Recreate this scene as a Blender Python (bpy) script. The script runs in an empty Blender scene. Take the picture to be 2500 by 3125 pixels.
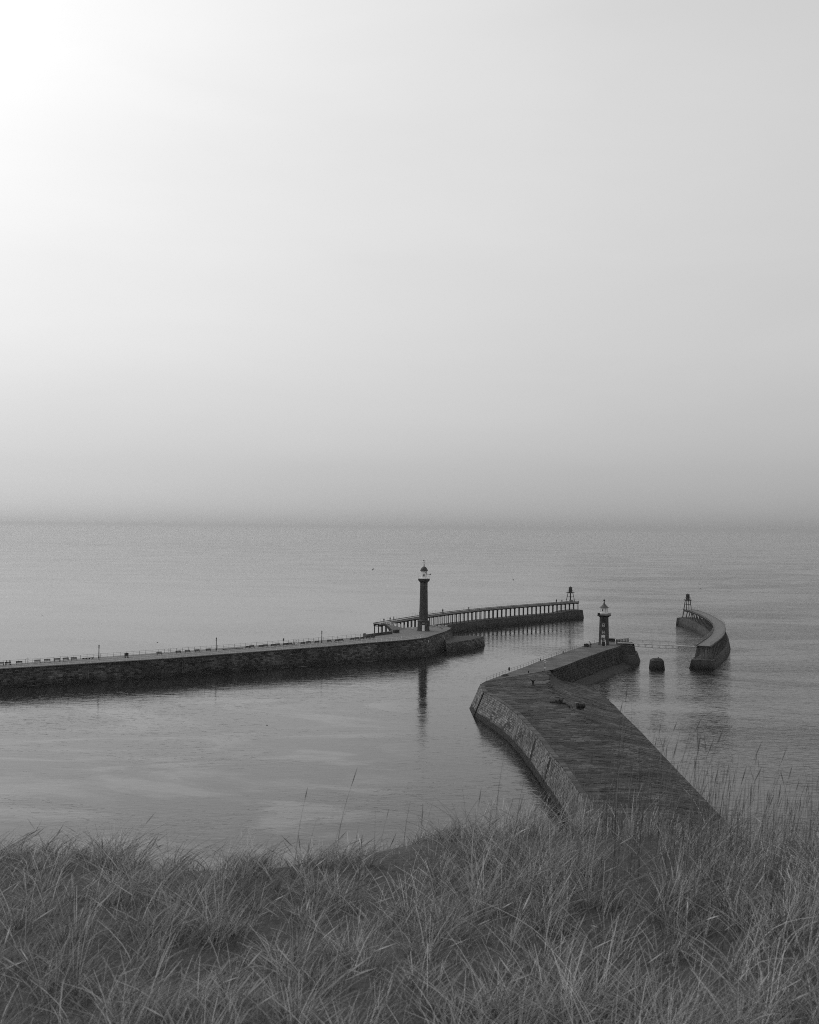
import bpy, bmesh, math, random
import numpy as np
from mathutils import Vector, Matrix, Euler

scene = bpy.context.scene
COL = scene.collection
R = math.radians
rng = random.Random(7)

# ------------------------------------------------------------------ camera
cam_d = bpy.data.cameras.new('camera')
cam = bpy.data.objects.new('camera', cam_d)
COL.objects.link(cam)
scene.camera = cam
cam_d.sensor_fit = 'HORIZONTAL'
cam_d.sensor_width = 36.0
cam_d.lens = 50.0
cam_d.clip_start = 0.1
cam_d.clip_end = 400000
cam.location = (0, 0, 45.0)
cam.rotation_euler = (Matrix.Rotation(math.pi / 2 + math.atan(45.5 / 3472), 3, 'X') @ Matrix.Rotation(R(0.65), 3, 'Z')).to_euler()
cam_d.dof.use_dof = True
cam_d.dof.focus_distance = 400
cam_d.dof.aperture_fstop = 8.0

# ------------------------------------------------------------------ sky: misty overcast, brighter towards a veiled sun up on the left
SUN_EL, SUN_AZ = R(42), R(-48)          # azimuth from +Y, negative = left
world = bpy.data.worlds.new('World')
scene.world = world
world.use_nodes = True
nt = world.node_tree
nt.nodes.clear()
def wn(t, **k):
    n = nt.nodes.new(t)
    for a, b in k.items(): setattr(n, a, b)
    return n
sky = wn('ShaderNodeTexSky', sky_type='NISHITA')
sky.sun_disc = False
sky.sun_elevation = SUN_EL
sky.sun_rotation = SUN_AZ
sky.altitude = 50
sky.air_density = 1.0
sky.dust_density = 3.0
sky.ozone_density = 1.0
bw = wn('ShaderNodeRGBToBW')
nt.links.new(sky.outputs[0], bw.inputs[0])
tc = wn('ShaderNodeTexCoord')
sep = wn('ShaderNodeSeparateXYZ')
nt.links.new(tc.outputs['Generated'], sep.inputs[0])
# the mist bank over the sea is denser and duller low down
ramp = wn('ShaderNodeValToRGB')
ramp.color_ramp.interpolation = 'CARDINAL'
els = ramp.color_ramp.elements
SKY_RAMP = [(0.0, .545), (0.004, .55), (0.010, .555), (0.0167, .55), (0.031, .52), (0.06, .50), (0.145, .575), (0.227, .65), (0.329, .71), (0.42, .74), (0.6, .76)]
els[0].position, els[0].color = SKY_RAMP[0][0], (SKY_RAMP[0][1],) * 3 + (1,)
els[1].position, els[1].color = SKY_RAMP[-1][0], (SKY_RAMP[-1][1],) * 3 + (1,)
for p_, v_ in SKY_RAMP[1:-1]:
    e = els.new(p_); e.color = (v_, v_, v_, 1)
nt.links.new(sep.outputs['Z'], ramp.inputs[0])
# the Nishita brightness is evened out by the cloud veil
pw = wn('ShaderNodeMath', operation='POWER'); pw.inputs[1].default_value = 0.5
nt.links.new(bw.outputs[0], pw.inputs[0])
mul = wn('ShaderNodeMath', operation='MULTIPLY')
nt.links.new(pw.outputs[0], mul.inputs[0]); nt.links.new(ramp.outputs[0], mul.inputs[1])
mpw = wn('ShaderNodeMapping'); mpw.inputs['Scale'].default_value = (2.2, 2.2, 9.0)
nt.links.new(tc.outputs['Generated'], mpw.inputs[0])
cl = wn('ShaderNodeTexNoise'); cl.inputs['Scale'].default_value = 1.6; cl.inputs['Detail'].default_value = 4.0; cl.inputs['Distortion'].default_value = 0.4
nt.links.new(mpw.outputs[0], cl.inputs['Vector'])
clm = wn('ShaderNodeMapRange'); clm.inputs[1].default_value = .3; clm.inputs[2].default_value = .7; clm.inputs[3].default_value = .98; clm.inputs[4].default_value = 1.02
nt.links.new(cl.outputs['Fac'], clm.inputs[0])
mulc = wn('ShaderNodeMath', operation='MULTIPLY')
nt.links.new(mul.outputs[0], mulc.inputs[0]); nt.links.new(clm.outputs[0], mulc.inputs[1])
mul2 = wn('ShaderNodeMath', operation='MULTIPLY'); mul2.inputs[1].default_value = 5.06
nt.links.new(mulc.outputs[0], mul2.inputs[0])
bg = wn('ShaderNodeBackground'); bg.inputs[1].default_value = 0.1
nt.links.new(mul2.outputs[0], bg.inputs[0])
out = wn('ShaderNodeOutputWorld')
nt.links.new(bg.outputs[0], out.inputs[0])

sun_d = bpy.data.lights.new('sun', 'SUN')
sun_d.energy = 0.5
sun_d.angle = R(25)
sun_d.color = (1, 1, 1)
sun = bpy.data.objects.new('sun', sun_d)
COL.objects.link(sun)
sdir = Vector((math.sin(SUN_AZ) * math.cos(SUN_EL), math.cos(SUN_AZ) * math.cos(SUN_EL), math.sin(SUN_EL)))
sun.rotation_euler = sdir.to_track_quat('Z', 'Y').to_euler()
sun.location = (0, 0, 120)

vs = scene.view_settings
vs.view_transform = 'Standard'
vs.look = 'None'
vs.exposure = 0.0
vs.gamma = 1.0
vs.use_curve_mapping = False
scene.cycles.use_denoising = False
scene.cycles.pixel_filter_type = 'BLACKMAN_HARRIS'
scene.cycles.filter_width = 1.0
scene.cycles.max_bounces = 5
scene.cycles.diffuse_bounces = 2
scene.cycles.glossy_bounces = 3
scene.cycles.volume_bounces = 1
scene.cycles.caustics_reflective = False
scene.cycles.caustics_refractive = False

# ------------------------------------------------------------------ surveyed points (metres; sea level z = 0)
PT = {'WF': [(-125.24, 301.61, 4.95), (-111.21, 310.82, 5.0), (-92.29, 322.68, 5.12), (-71.96, 335.98, 5.25), (-50.31, 353.36, 5.41), (-26.18, 371.01, 5.7),
        (-12.72, 383.04, 5.86), (-5.09, 388.55, 5.94), (0.5, 393.09, 6.0), (5.92, 400.67, 6.0), (9.54, 413.27, 6.0), (12.95, 423.97, 6.0), (15.23, 433.7, 6.0),
        (16.29, 442.27, 6.0)],
 'WB': [(-127.74, 307.59, 4.95), (-114.42, 319.73, 5.0), (-105.17, 326.67, 5.06), (-95.99, 335.54, 5.12), (-75.47, 352.22, 5.25), (-52.87, 371.15, 5.41),
        (-40.62, 381.28, 5.56), (-27.74, 392.85, 5.7), (-19.65, 400.41, 5.79), (-15.42, 404.02, 5.84), (-6.16, 428.99, 5.94), (-2.02, 440.2, 5.98), (3.71, 444.99, 6.0),
        (9.53, 447.95, 6.0), (14.71, 448.62, 6.0)],
 'WPAR': [(-15.37, 402.83, 5.84), (-11.26, 408.92, 5.88), (-5.96, 415.87, 5.94)],
 'LT': [(13.5, 436.0, 3.2), (25.9, 440.8, 3.2), (28.92, 436.56, 3.2), (23.62, 424.57, 3.2), (13.8, 409.5, 3.2)],
 'LW': [(14.69, 409.01, 0.0), (16.63, 413.51, 0.0), (23.57, 420.87, 0.0), (28.59, 432.96, 0.0)],
 'WLH': (5.73, 427.07, 6.0),
 'XW': [(-11.71, 432.36, 8.3), (-5.92, 445.24, 8.3), (-1.48, 456.21, 8.3), (8.02, 476.28, 8.3), (22.1, 500.7, 8.3), (38.16, 523.55, 8.3), (55.28, 543.93, 8.3),
        (73.63, 564.7, 8.3), (84.96, 576.61, 8.3)],
 'XWw': [(18.78, 486.64, 0.0), (21.79, 491.57, 0.0), (37.83, 517.79, 0.0), (54.72, 537.58, 0.0), (72.96, 558.94, 0.0), (83.7, 566.38, 0.0), (87.31, 572.97, 0.0)],
 'XE': [(96.43, 371.65, 7.4), (101.03, 383.05, 7.4), (106.43, 396.54, 7.4), (111.22, 409.72, 7.4), (116.5, 426.5, 7.4), (121.14, 442.98, 7.4), (125.3, 460.27, 7.4),
        (128.13, 476.31, 7.4), (130.15, 491.15, 7.4), (132.03, 506.16, 7.4), (133.2, 521.07, 7.4), (133.7, 533.15, 7.4), (132.31, 539.81, 7.4)],
 'BR': [(70.1, 381.13, 7.1), (93.29, 370.17, 7.2)],
 'STUB': (80.69, 367.1, 0.0),
 'EL': [(69.72, 395.82, 6.4), (64.96, 389.1, 6.4), (58.42, 377.12, 6.4), (55.14, 369.62, 6.35), (48.82, 356.03, 6.24), (42.91, 343.05, 6.13), (38.83, 335.0, 6.04),
        (33.78, 322.78, 5.94), (27.93, 309.87, 5.81), (24.37, 302.07, 5.72), (19.97, 292.37, 5.6), (18.28, 286.44, 5.6), (18.17, 273.55, 5.6), (19.88, 265.63, 5.6),
        (21.94, 252.21, 5.6), (23.32, 240.05, 5.6), (24.03, 226.35, 5.6), (24.84, 211.98, 5.6), (25.09, 200.23, 5.6), (25.72, 189.84, 5.6), (25.84, 178.82, 5.6),
        (25.8, 160.41, 5.6), (25.17, 136.69, 5.6)],
 'ER': [(52.48, 328.34, 0.1), (52.89, 303.49, 0.5), (50.45, 267.22, 1.8), (48.43, 234.89, 3.1), (46.51, 205.37, 4.0), (45.5, 185.47, 4.4), (44.58, 163.42, 4.6)],
 'AR': [(39.86, 313.56, 6.14), (45.25, 324.28, 6.26), (51.4, 337.84, 6.37), (57.45, 350.88, 6.4), (62.77, 362.11, 6.4), (68.18, 372.53, 6.4), (71.66, 380.66, 6.4),
        (75.43, 384.27, 6.4), (76.29, 389.82, 6.4), (73.44, 396.24, 6.4)],
 'ARw': [(51.22, 326.93, 0.0), (54.44, 331.97, 0.0), (59.56, 343.14, 0.0), (66.22, 356.79, 0.0), (70.42, 365.34, 0.0), (74.7, 374.29, 0.0), (79.85, 390.7, 0.0)],
 'LEDGE': [(79.33, 391.53, 3.0), (77.91, 393.45, 3.0)],
 'ELH': (65.41, 379.98, 6.4),
 'BENCH': [(-113.36, 317.56, 5.0), (-111.52, 318.02, 5.01), (-109.05, 319.99, 5.03), (-105.1, 323.58, 5.06), (-102.96, 325.61, 5.07), (-100.7, 327.28, 5.09),
           (-98.69, 328.95, 5.1), (-96.74, 330.24, 5.11), (-75.3, 345.47, 5.24), (-70.22, 348.93, 5.27), (-67.76, 350.86, 5.29), (-65.15, 352.81, 5.3),
           (-62.13, 355.28, 5.32), (-51.25, 364.09, 5.42), (-49.92, 365.25, 5.43), (-47.46, 366.52, 5.46), (-45.92, 368.18, 5.48), (-43.85, 369.47, 5.51),
           (-42.28, 370.97, 5.53), (-40.25, 372.49, 5.55), (-38.62, 373.71, 5.57), (-34.85, 375.87, 5.61), (-32.89, 378.16, 5.64), (-30.53, 379.96, 5.66),
           (-26.33, 383.17, 5.71), (-24.16, 384.58, 5.74), (-22.51, 386.44, 5.76), (-19.22, 389.56, 5.79), (-17.45, 391.47, 5.81), (-15.89, 392.95, 5.83),
           (-13.8, 394.68, 5.85), (-12.5, 396.41, 5.87)],
 'LONG': [[(-95.04, 332.74, 5.13), (-92.39, 334.91, 5.14)], [(-58.31, 358.76, 5.34), (-52.66, 363.13, 5.4)]],
 'LAMP': [(-90.52, 333.78, 5.15), (-60.12, 357.25, 5.33), (-28.89, 381.34, 5.68)],
 'BIN': (-83.69, 338.85, 5.19),
 'BUOY': [(-107.14, 321.28, 5.04), (-72.83, 347.01, 5.26), (-36.67, 373.51, 5.59)],
 'SIGN': (-41.48, 379.17, 5.54),
 'LADDER': [(-91.2, 323.42, 5.13), (-67.12, 339.83, 5.28), (-29.76, 368.51, 5.66)],
 'WPEOPLE': {'walk': (-37.24, 372.8, 5.58), 'sitA': (-111.64, 318.11, 5.0), 'sitB': (-111.06, 318.54, 5.0)},
 'RUBBLE': [(9.33, 444.26, 6.0), (10.27, 446.57, 6.0), (11.12, 444.5, 6.0), (12.21, 446.82, 6.0), (12.58, 441.8, 6.0), (13.56, 444.81, 6.0), (14.89, 446.44, 6.0),
            (12.93, 436.19, 6.0), (7.73, 432.76, 6.0)],
 'WBOX': [(1.63, 434.76, 6.0), (4.68, 433.06, 6.0)],
 'DARK': (-5.04, 419.16, 6.0),
 'MARK': (6.52, 402.52, 6.0),
 'RAMP': [(-3.1, 447.78, 6.0), (-9.54, 435.61, 8.3)],
 'XPEOPLE': [(-9.62, 436.35, 8.3), (-7.4, 441.95, 8.3), (-6.49, 444.39, 8.3), (-5.94, 437.6, 8.3), (14.37, 487.18, 8.3), (14.96, 488.19, 8.3), (73.13, 563.4, 8.3),
             (73.96, 564.76, 8.3), (84.79, 576.58, 8.3)],
 'XBUOY': [(26.92, 507.36, 8.3), (76.36, 566.88, 8.3), (8.86, 477.29, 8.3)],
 'BEACW': (81.53, 573.49, 8.3),
 'BEACE': (131.71, 537.04, 7.4),
 'CAPS': (31.43, 285.45, 5.6),
 'BPOLE': (37.38, 310.68, 5.8),
 'SBOLL': [(32.55, 307.14, 5.95), (38.98, 334.56, 6.05), (48.27, 354.21, 6.23)],
 'OVAL': (27.43, 308.17, 5.79),
 'STEP': (24.94, 302.66, 5.73),
 'WINCHA': [(32.54, 258.15, 5.6), (35.09, 254.55, 5.6)],
 'WINCHB': (37.45, 250.21, 5.3),
 'CHEST': (58.51, 373.52, 6.4),
 'EPEOPLE': [(59.19, 369.06, 6.4), (59.35, 373.1, 6.4), (63.75, 374.74, 7.3), (70.68, 386.99, 6.4)],
 'LWALL': [(69.13, 391.79, 6.4), (71.11, 390.9, 6.4)],
 'GATE': [(70.29, 382.77, 7.1), (74.35, 382.14, 7.1)]}


# ------------------------------------------------------------------ helpers
def tag(o, label=None, cat=None, group=None, kind=None):
    if label: o['label'] = label
    if cat: o['category'] = cat
    if group: o['group'] = group
    if kind: o['kind'] = kind
    return o

def empty(name, loc, label, cat, group=None, rz=0.0):
    o = bpy.data.objects.new(name, None)
    COL.objects.link(o)
    o.location = loc
    o.rotation_euler = (0, 0, rz)
    o.empty_display_size = 0.5
    return tag(o, label, cat, group)

class MB:
    """collects shapes that become one mesh"""
    def __init__(s): s.v, s.f, s.m = [], [], []
    def add(s, vs_, fs, mi=0):
        b = len(s.v)
        s.v += [tuple(p) for p in vs_]
        s.f += [tuple(b + i for i in f) for f in fs]
        s.m += [mi] * len(fs)
        return s
    def box(s, c, size, rz=0.0, rot=None, mi=0, taper=1.0):
        hx, hy, hz = size[0] / 2, size[1] / 2, size[2] / 2
        M = rot if rot is not None else Matrix.Rotation(rz, 3, 'Z')
        c = Vector(c)
        vs_ = []
        for z, k in ((-hz, 1.0), (hz, taper)):
            for x, y in ((-hx, -hy), (hx, -hy), (hx, hy), (-hx, hy)):
                vs_.append(c + M @ Vector((x * k, y * k, z)))
        return s.add(vs_, [(3, 2, 1, 0), (4, 5, 6, 7), (0, 1, 5, 4), (1, 2, 6, 5), (2, 3, 7, 6), (3, 0, 4, 7)], mi)
    def bar(s, a, b, w, h, mi=0):
        a, b = Vector(a), Vector(b)
        d = (b - a)
        M = d.to_track_quat('X', 'Z').to_matrix()
        return s.box((a + b) / 2, (d.length, w, h), rot=M, mi=mi)
    def tube(s, pts, r, n=8, mi=0, cap=True):
        pts = [Vector(p) for p in pts]
        rs = r if isinstance(r, (list, tuple)) else [r] * len(pts)
        b = len(s.v)
        for i, p in enumerate(pts):
            d = (pts[min(i + 1, len(pts) - 1)] - pts[max(i - 1, 0)]).normalized()
            q = d.to_track_quat('Z', 'Y').to_matrix()
            for k in range(n):
                a = 2 * math.pi * k / n
                s.v.append(tuple(p + q @ Vector((math.cos(a) * rs[i], math.sin(a) * rs[i], 0))))
        for i in range(len(pts) - 1):
            for k in range(n):
                k2 = (k + 1) % n
                s.f.append((b + i * n + k, b + i * n + k2, b + (i + 1) * n + k2, b + (i + 1) * n + k)); s.m.append(mi)
        if cap:
            s.f.append(tuple(b + k for k in reversed(range(n)))); s.m.append(mi)
            s.f.append(tuple(b + (len(pts) - 1) * n + k for k in range(n))); s.m.append(mi)
        return s
    def lathe(s, prof, n=24, c=(0, 0, 0), mi=0, rfun=None, a0=0.0):
        b = len(s.v)
        for (r, z) in prof:
            for k in range(n):
                a = a0 + 2 * math.pi * k / n
                rr = r * (rfun(k, z) if rfun else 1.0)
                s.v.append((c[0] + math.cos(a) * rr, c[1] + math.sin(a) * rr, c[2] + z))
        for i in range(len(prof) - 1):
            for k in range(n):
                k2 = (k + 1) % n
                s.f.append((b + i * n + k, b + i * n + k2, b + (i + 1) * n + k2, b + (i + 1) * n + k)); s.m.append(mi)
        s.f.append(tuple(b + k for k in reversed(range(n)))); s.m.append(mi)
        s.f.append(tuple(b + (len(prof) - 1) * n + k for k in range(n))); s.m.append(mi)
        return s
    def prism(s, bot, top, mi=0, cap_bottom=False):
        n = len(bot)
        fs = [(i, (i + 1) % n, n + (i + 1) % n, n + i) for i in range(n)]
        fs.append(tuple(range(n, 2 * n)))
        if cap_bottom: fs.append(tuple(reversed(range(n))))
        return s.add(list(bot) + list(top), fs, mi)
    def mesh(s, name):
        me = bpy.data.meshes.new(name)
        me.from_pydata(s.v, [], s.f)
        return me
    def build(s, name, mats, parent=None, smooth=False, inv=True):
        me = s.mesh(name)
        mats = mats if isinstance(mats, (list, tuple)) else [mats]
        for m in mats: me.materials.append(m)
        if len(mats) > 1: me.polygons.foreach_set('material_index', s.m)
        if smooth: me.polygons.foreach_set('use_smooth', [True] * len(me.polygons))
        me.update()
        bm = bmesh.new(); bm.from_mesh(me); bmesh.ops.recalc_face_normals(bm, faces=bm.faces); bm.to_mesh(me); bm.free()
        return put(name, me, parent)

def put(name, me, parent=None, matrix=None):
    o = bpy.data.objects.new(name, me)
    COL.objects.link(o)
    if parent is not None: o.parent = parent
    if matrix is not None: o.matrix_local = matrix
    return o

def copy_tree(o, parent=None):
    c = o.copy(); COL.objects.link(c)
    c.parent = parent
    for ch in o.children: copy_tree(ch, c)
    return c

def lerp(a, b, t): return a + (b - a) * t
def V(p): return Vector(p)

class Path:
    """smooth polyline with arc length"""
    def __init__(s, pts, smooth=0):
        pts = [Vector(p) for p in pts]
        for _ in range(smooth):
            q = [pts[0]]
            for a, b in zip(pts[:-1], pts[1:]):
                q += [a.lerp(b, .25), a.lerp(b, .75)]
            q.append(pts[-1]); pts = q
        s.p = pts
        s.l = [0.0]
        for a, b in zip(pts[:-1], pts[1:]): s.l.append(s.l[-1] + (b - a).length)
        s.len = s.l[-1]
    def at(s, d):
        d = min(max(d, 0), s.len)
        import bisect
        i = min(max(bisect.bisect_right(s.l, d) - 1, 0), len(s.p) - 2)
        seg = s.l[i + 1] - s.l[i]
        return s.p[i].lerp(s.p[i + 1], (d - s.l[i]) / seg if seg > 1e-9 else 0)
    def tan(s, d, e=0.6):
        t = s.at(d + e) - s.at(d - e); t.z = 0
        return t.normalized()
    def nearest(s, p):
        best = (1e9, 0)
        k = int(s.len / 0.25)
        for i in range(k + 1):
            d = s.len * i / k
            q = s.at(d)
            e = (q.x - p[0]) ** 2 + (q.y - p[1]) ** 2
            if e < best[0]: best = (e, d)
        return best[1]

# ------------------------------------------------------------------ materials: the picture is black and white, so every colour is a grey
def material(name, g, var=0.25, scale=0.6, rough=0.85, bump=0.0, bscale=6.0, island=0.0, tide=None, streak=0.0, fine=0.0, fscale=9.0, stretch=(1, 1, 1), metal=0.0, patch=0.0, pscale=0.12, tide_n=1.6):
    m = bpy.data.materials.new(name)
    m.use_nodes = True
    t = m.node_tree; N = t.nodes; L = t.links
    bsdf = N['Principled BSDF']
    bsdf.inputs['Roughness'].default_value = rough
    bsdf.inputs['Metallic'].default_value = metal
    bsdf.inputs['Specular IOR Level'].default_value = 0.3
    geo = N.new('ShaderNodeNewGeometry')
    mp = N.new('ShaderNodeMapping'); mp.inputs['Scale'].default_value = stretch
    L.new(geo.outputs['Position'], mp.inputs['Vector'])
    def math_(op, a, b):
        n = N.new('ShaderNodeMath'); n.operation = op
        for i, x in enumerate((a, b)):
            if isinstance(x, (int, float)): n.inputs[i].default_value = x
            else: L.new(x, n.inputs[i])
        return n.outputs[0]
    def noise(sc, det=4, vec=None):
        n = N.new('ShaderNodeTexNoise'); n.inputs['Scale'].default_value = sc; n.inputs['Detail'].default_value = det
        L.new(vec or mp.outputs[0], n.inputs['Vector'])
        return n.outputs['Fac']
    def around1(x, k):                                     # 0..1 -> 1-k..1+k
        return math_('ADD', math_('MULTIPLY', x, 2 * k), 1 - k)
    val = None
    def mulv(x):
        nonlocal val
        val = x if val is None else math_('MULTIPLY', val, x)
    mulv(around1(noise(scale), var))
    if fine: mulv(around1(noise(fscale, 3), fine))
    if patch: mulv(around1(noise(pscale, 3, geo.outputs['Position']), patch))
    if streak:
        m2 = N.new('ShaderNodeMapping'); m2.inputs['Scale'].default_value = (0.9, 0.9, 0.07)
        L.new(geo.outputs['Position'], m2.inputs['Vector'])
        mulv(around1(noise(1.0, 4, m2.outputs[0]), streak))
    if island:
        oi = N.new('ShaderNodeObjectInfo')
        s_ = math_('FRACT', math_('ADD', math_('MULTIPLY', geo.outputs['Random Per Island'], 7.31), math_('MULTIPLY', oi.outputs['Random'], 5.77)), 0)
        mulv(around1(s_, island))
    if tide:                                               # weed and wet stain below the high-water mark
        z0, z1, dark = tide
        sx = N.new('ShaderNodeSeparateXYZ'); L.new(geo.outputs['Position'], sx.inputs[0])
        zz = math_('ADD', sx.outputs['Z'], math_('MULTIPLY', math_('SUBTRACT', noise(0.5, 4, geo.outputs['Position']), 0.5), tide_n))
        mr = N.new('ShaderNodeMapRange'); mr.inputs[1].default_value = z0; mr.inputs[2].default_value = z1
        mr.inputs[3].default_value = dark; mr.inputs[4].default_value = 1.0
        L.new(zz, mr.inputs[0]); mulv(mr.outputs[0])
    val = math_('MAXIMUM', math_('MULTIPLY', val, g), g * .12)
    L.new(val, bsdf.inputs['Base Color'])
    if bump:
        b = N.new('ShaderNodeBump'); b.inputs['Strength'].default_value = bump; b.inputs['Distance'].default_value = 0.05
        L.new(noise(bscale, 5), b.inputs['Height']); L.new(b.outputs[0], bsdf.inputs['Normal'])
    return m

M = {}
M['w_stone'] = material('west_pier_stone', 0.066, .4, .5, island=.8, tide=(0.6, 2.0, .35), streak=.9, fine=.5, bump=.6, patch=1.5, pscale=.13)
M['w_core'] = material('west_pier_joint', 0.03, .3, .6, tide=(0.6, 2.2, .5))
M['w_deck'] = material('west_pier_deck', 0.13, .35, .35, fine=.35, fscale=3, bump=.3)
M['e_stone'] = material('east_pier_stone', 0.14, .35, .6, island=.4, tide=(1.0, 1.35, .12), tide_n=.5, streak=1.15, fine=.5, bump=.7, patch=.8, pscale=.15)
M['e_core'] = material('east_pier_joint', 0.03, .3, .6, tide=(0.7, 1.3, .3))
M['e_slab'] = material('east_pier_paving', 0.044, .6, .7, island=.75, fine=.9, fscale=2.2, bump=.9, patch=1.7, pscale=.14)
M['e_coping'] = material('east_pier_coping', 0.065, .45, .6, island=.5, fine=.5, patch=.6)
M['e_joint'] = material('east_pier_paving_joint', 0.03, .5, .8, fine=.6, fscale=3, bump=.8)
M['e_arm'] = material('east_arm_stone', 0.032, .5, .7, island=.5, tide=(0.8, 1.6, .5), fine=.4, bump=.9, patch=.5, pscale=.2)
M['e_armdeck'] = material('east_arm_deck', 0.085, .5, .4, patch=.8, pscale=.2, fine=.6, fscale=3, bump=.4, stretch=(.5, 1, 1))
M['landing'] = material('weedy_landing_deck', 0.032, .4, .5, fine=.3)
M['apron'] = material('weedy_apron', 0.032, .4, .6, fine=.4, bump=.8)
M['lh_stone'] = material('lighthouse_sandstone', 0.048, .25, .8, island=.3, fine=.9, fscale=1.8, streak=.9, bump=.5)
M['conc'] = material('pier_concrete', 0.04, .25, .4, tide=(0.5, 1.8, .4), streak=1.0, fine=.3, bump=.5, patch=.7)
M['conc_e'] = material('east_pier_concrete', 0.055, .25, .4, tide=(0.5, 1.6, .35), streak=1.1, fine=.3, bump=.5, patch=.7)
M['pile'] = material('dark_timber_pile', 0.024, .3, .8, fine=.3, streak=.3, bump=.4)
M['pile_e'] = material('weathered_timber_pile', 0.085, .35, .8, fine=.3, streak=.4, bump=.4)
M['plank'] = material('pale_weathered_planking', 0.15, .2, .6, fine=.2, bump=.3)
M['plank_dark'] = material('dark_timber_kerb', 0.03, .3, .8, fine=.2)
M['white'] = material('white_paint', 0.84, .1, .8, rough=.55, fine=.08)
M['rail_white'] = material('pale_painted_rail', 0.7, .1, .8, rough=.5)
M['rail_grey'] = material('galvanised_rail', 0.09, .15, .8, rough=.5)
M['rail_pale'] = material('worn_galvanised_iron', .14, .2, 1.0)
M['bridge'] = material('bridge_paint', .36, .15, .8, rough=.6)
M['ramp'] = material('pale_ramp_concrete', .42, .2, .8, fine=.2)
M['plank_w'] = material('bleached_deck_timber', .27, .2, .6, fine=.2)
M['grey_pale'] = material('pale_concrete', 0.26, .15, .7, fine=.15)
M['iron'] = material('dark_cast_iron', 0.014, .3, 1.0, rough=.6, fine=.3)
M['iron_grey'] = material('rusty_iron', 0.04, .4, 1.5, rough=.8, fine=.4)
M['bench'] = material('dark_stained_timber', 0.016, .3, 1.5, rough=.7)
M['dome'] = material('painted_dome', 0.045, .2, 1.0, rough=.6)
M['roofgrey'] = material('grey_lead_roof', 0.08, .2, 1.0, rough=.6, fine=.2)
M['glass'] = material('dark_window_glass', 0.015, .1, 1.0, rough=.12)
M['lamp_glass'] = material('lamp_glass', 0.35, .1, 1.0, rough=.2)
M['skin'] = material('skin', 0.35, .1, 1.0)
M['hair'] = material('hair', 0.03, .2, 3.0)
M['cloth0'] = material('dark_coat', 0.02, .2, 2.0)
M['cloth1'] = material('mid_grey_jacket', 0.10, .2, 2.0)
M['cloth2'] = material('pale_jacket', 0.5, .1, 2.0)
M['trouser'] = material('dark_trousers', 0.025, .2, 2.0)
M['gull'] = material('gull_feathers', 0.2, .2, 8.0)
M['grass'] = material('dry_grass_stalk', 0.15, .3, 2.0, island=.5, rough=.8)
M['turf'] = material('bleached_turf_blade', 0.36, .3, 2.0, island=.65, rough=.8, patch=.3, pscale=.8)
M['soil'] = material('cliff_top_turf', 0.06, .4, 1.2, fine=.4, fscale=18, bump=1.0, bscale=14)
M['rubble'] = material('pale_rubble_stone', 0.33, .35, 1.0, fine=.3, bump=.6)

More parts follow.
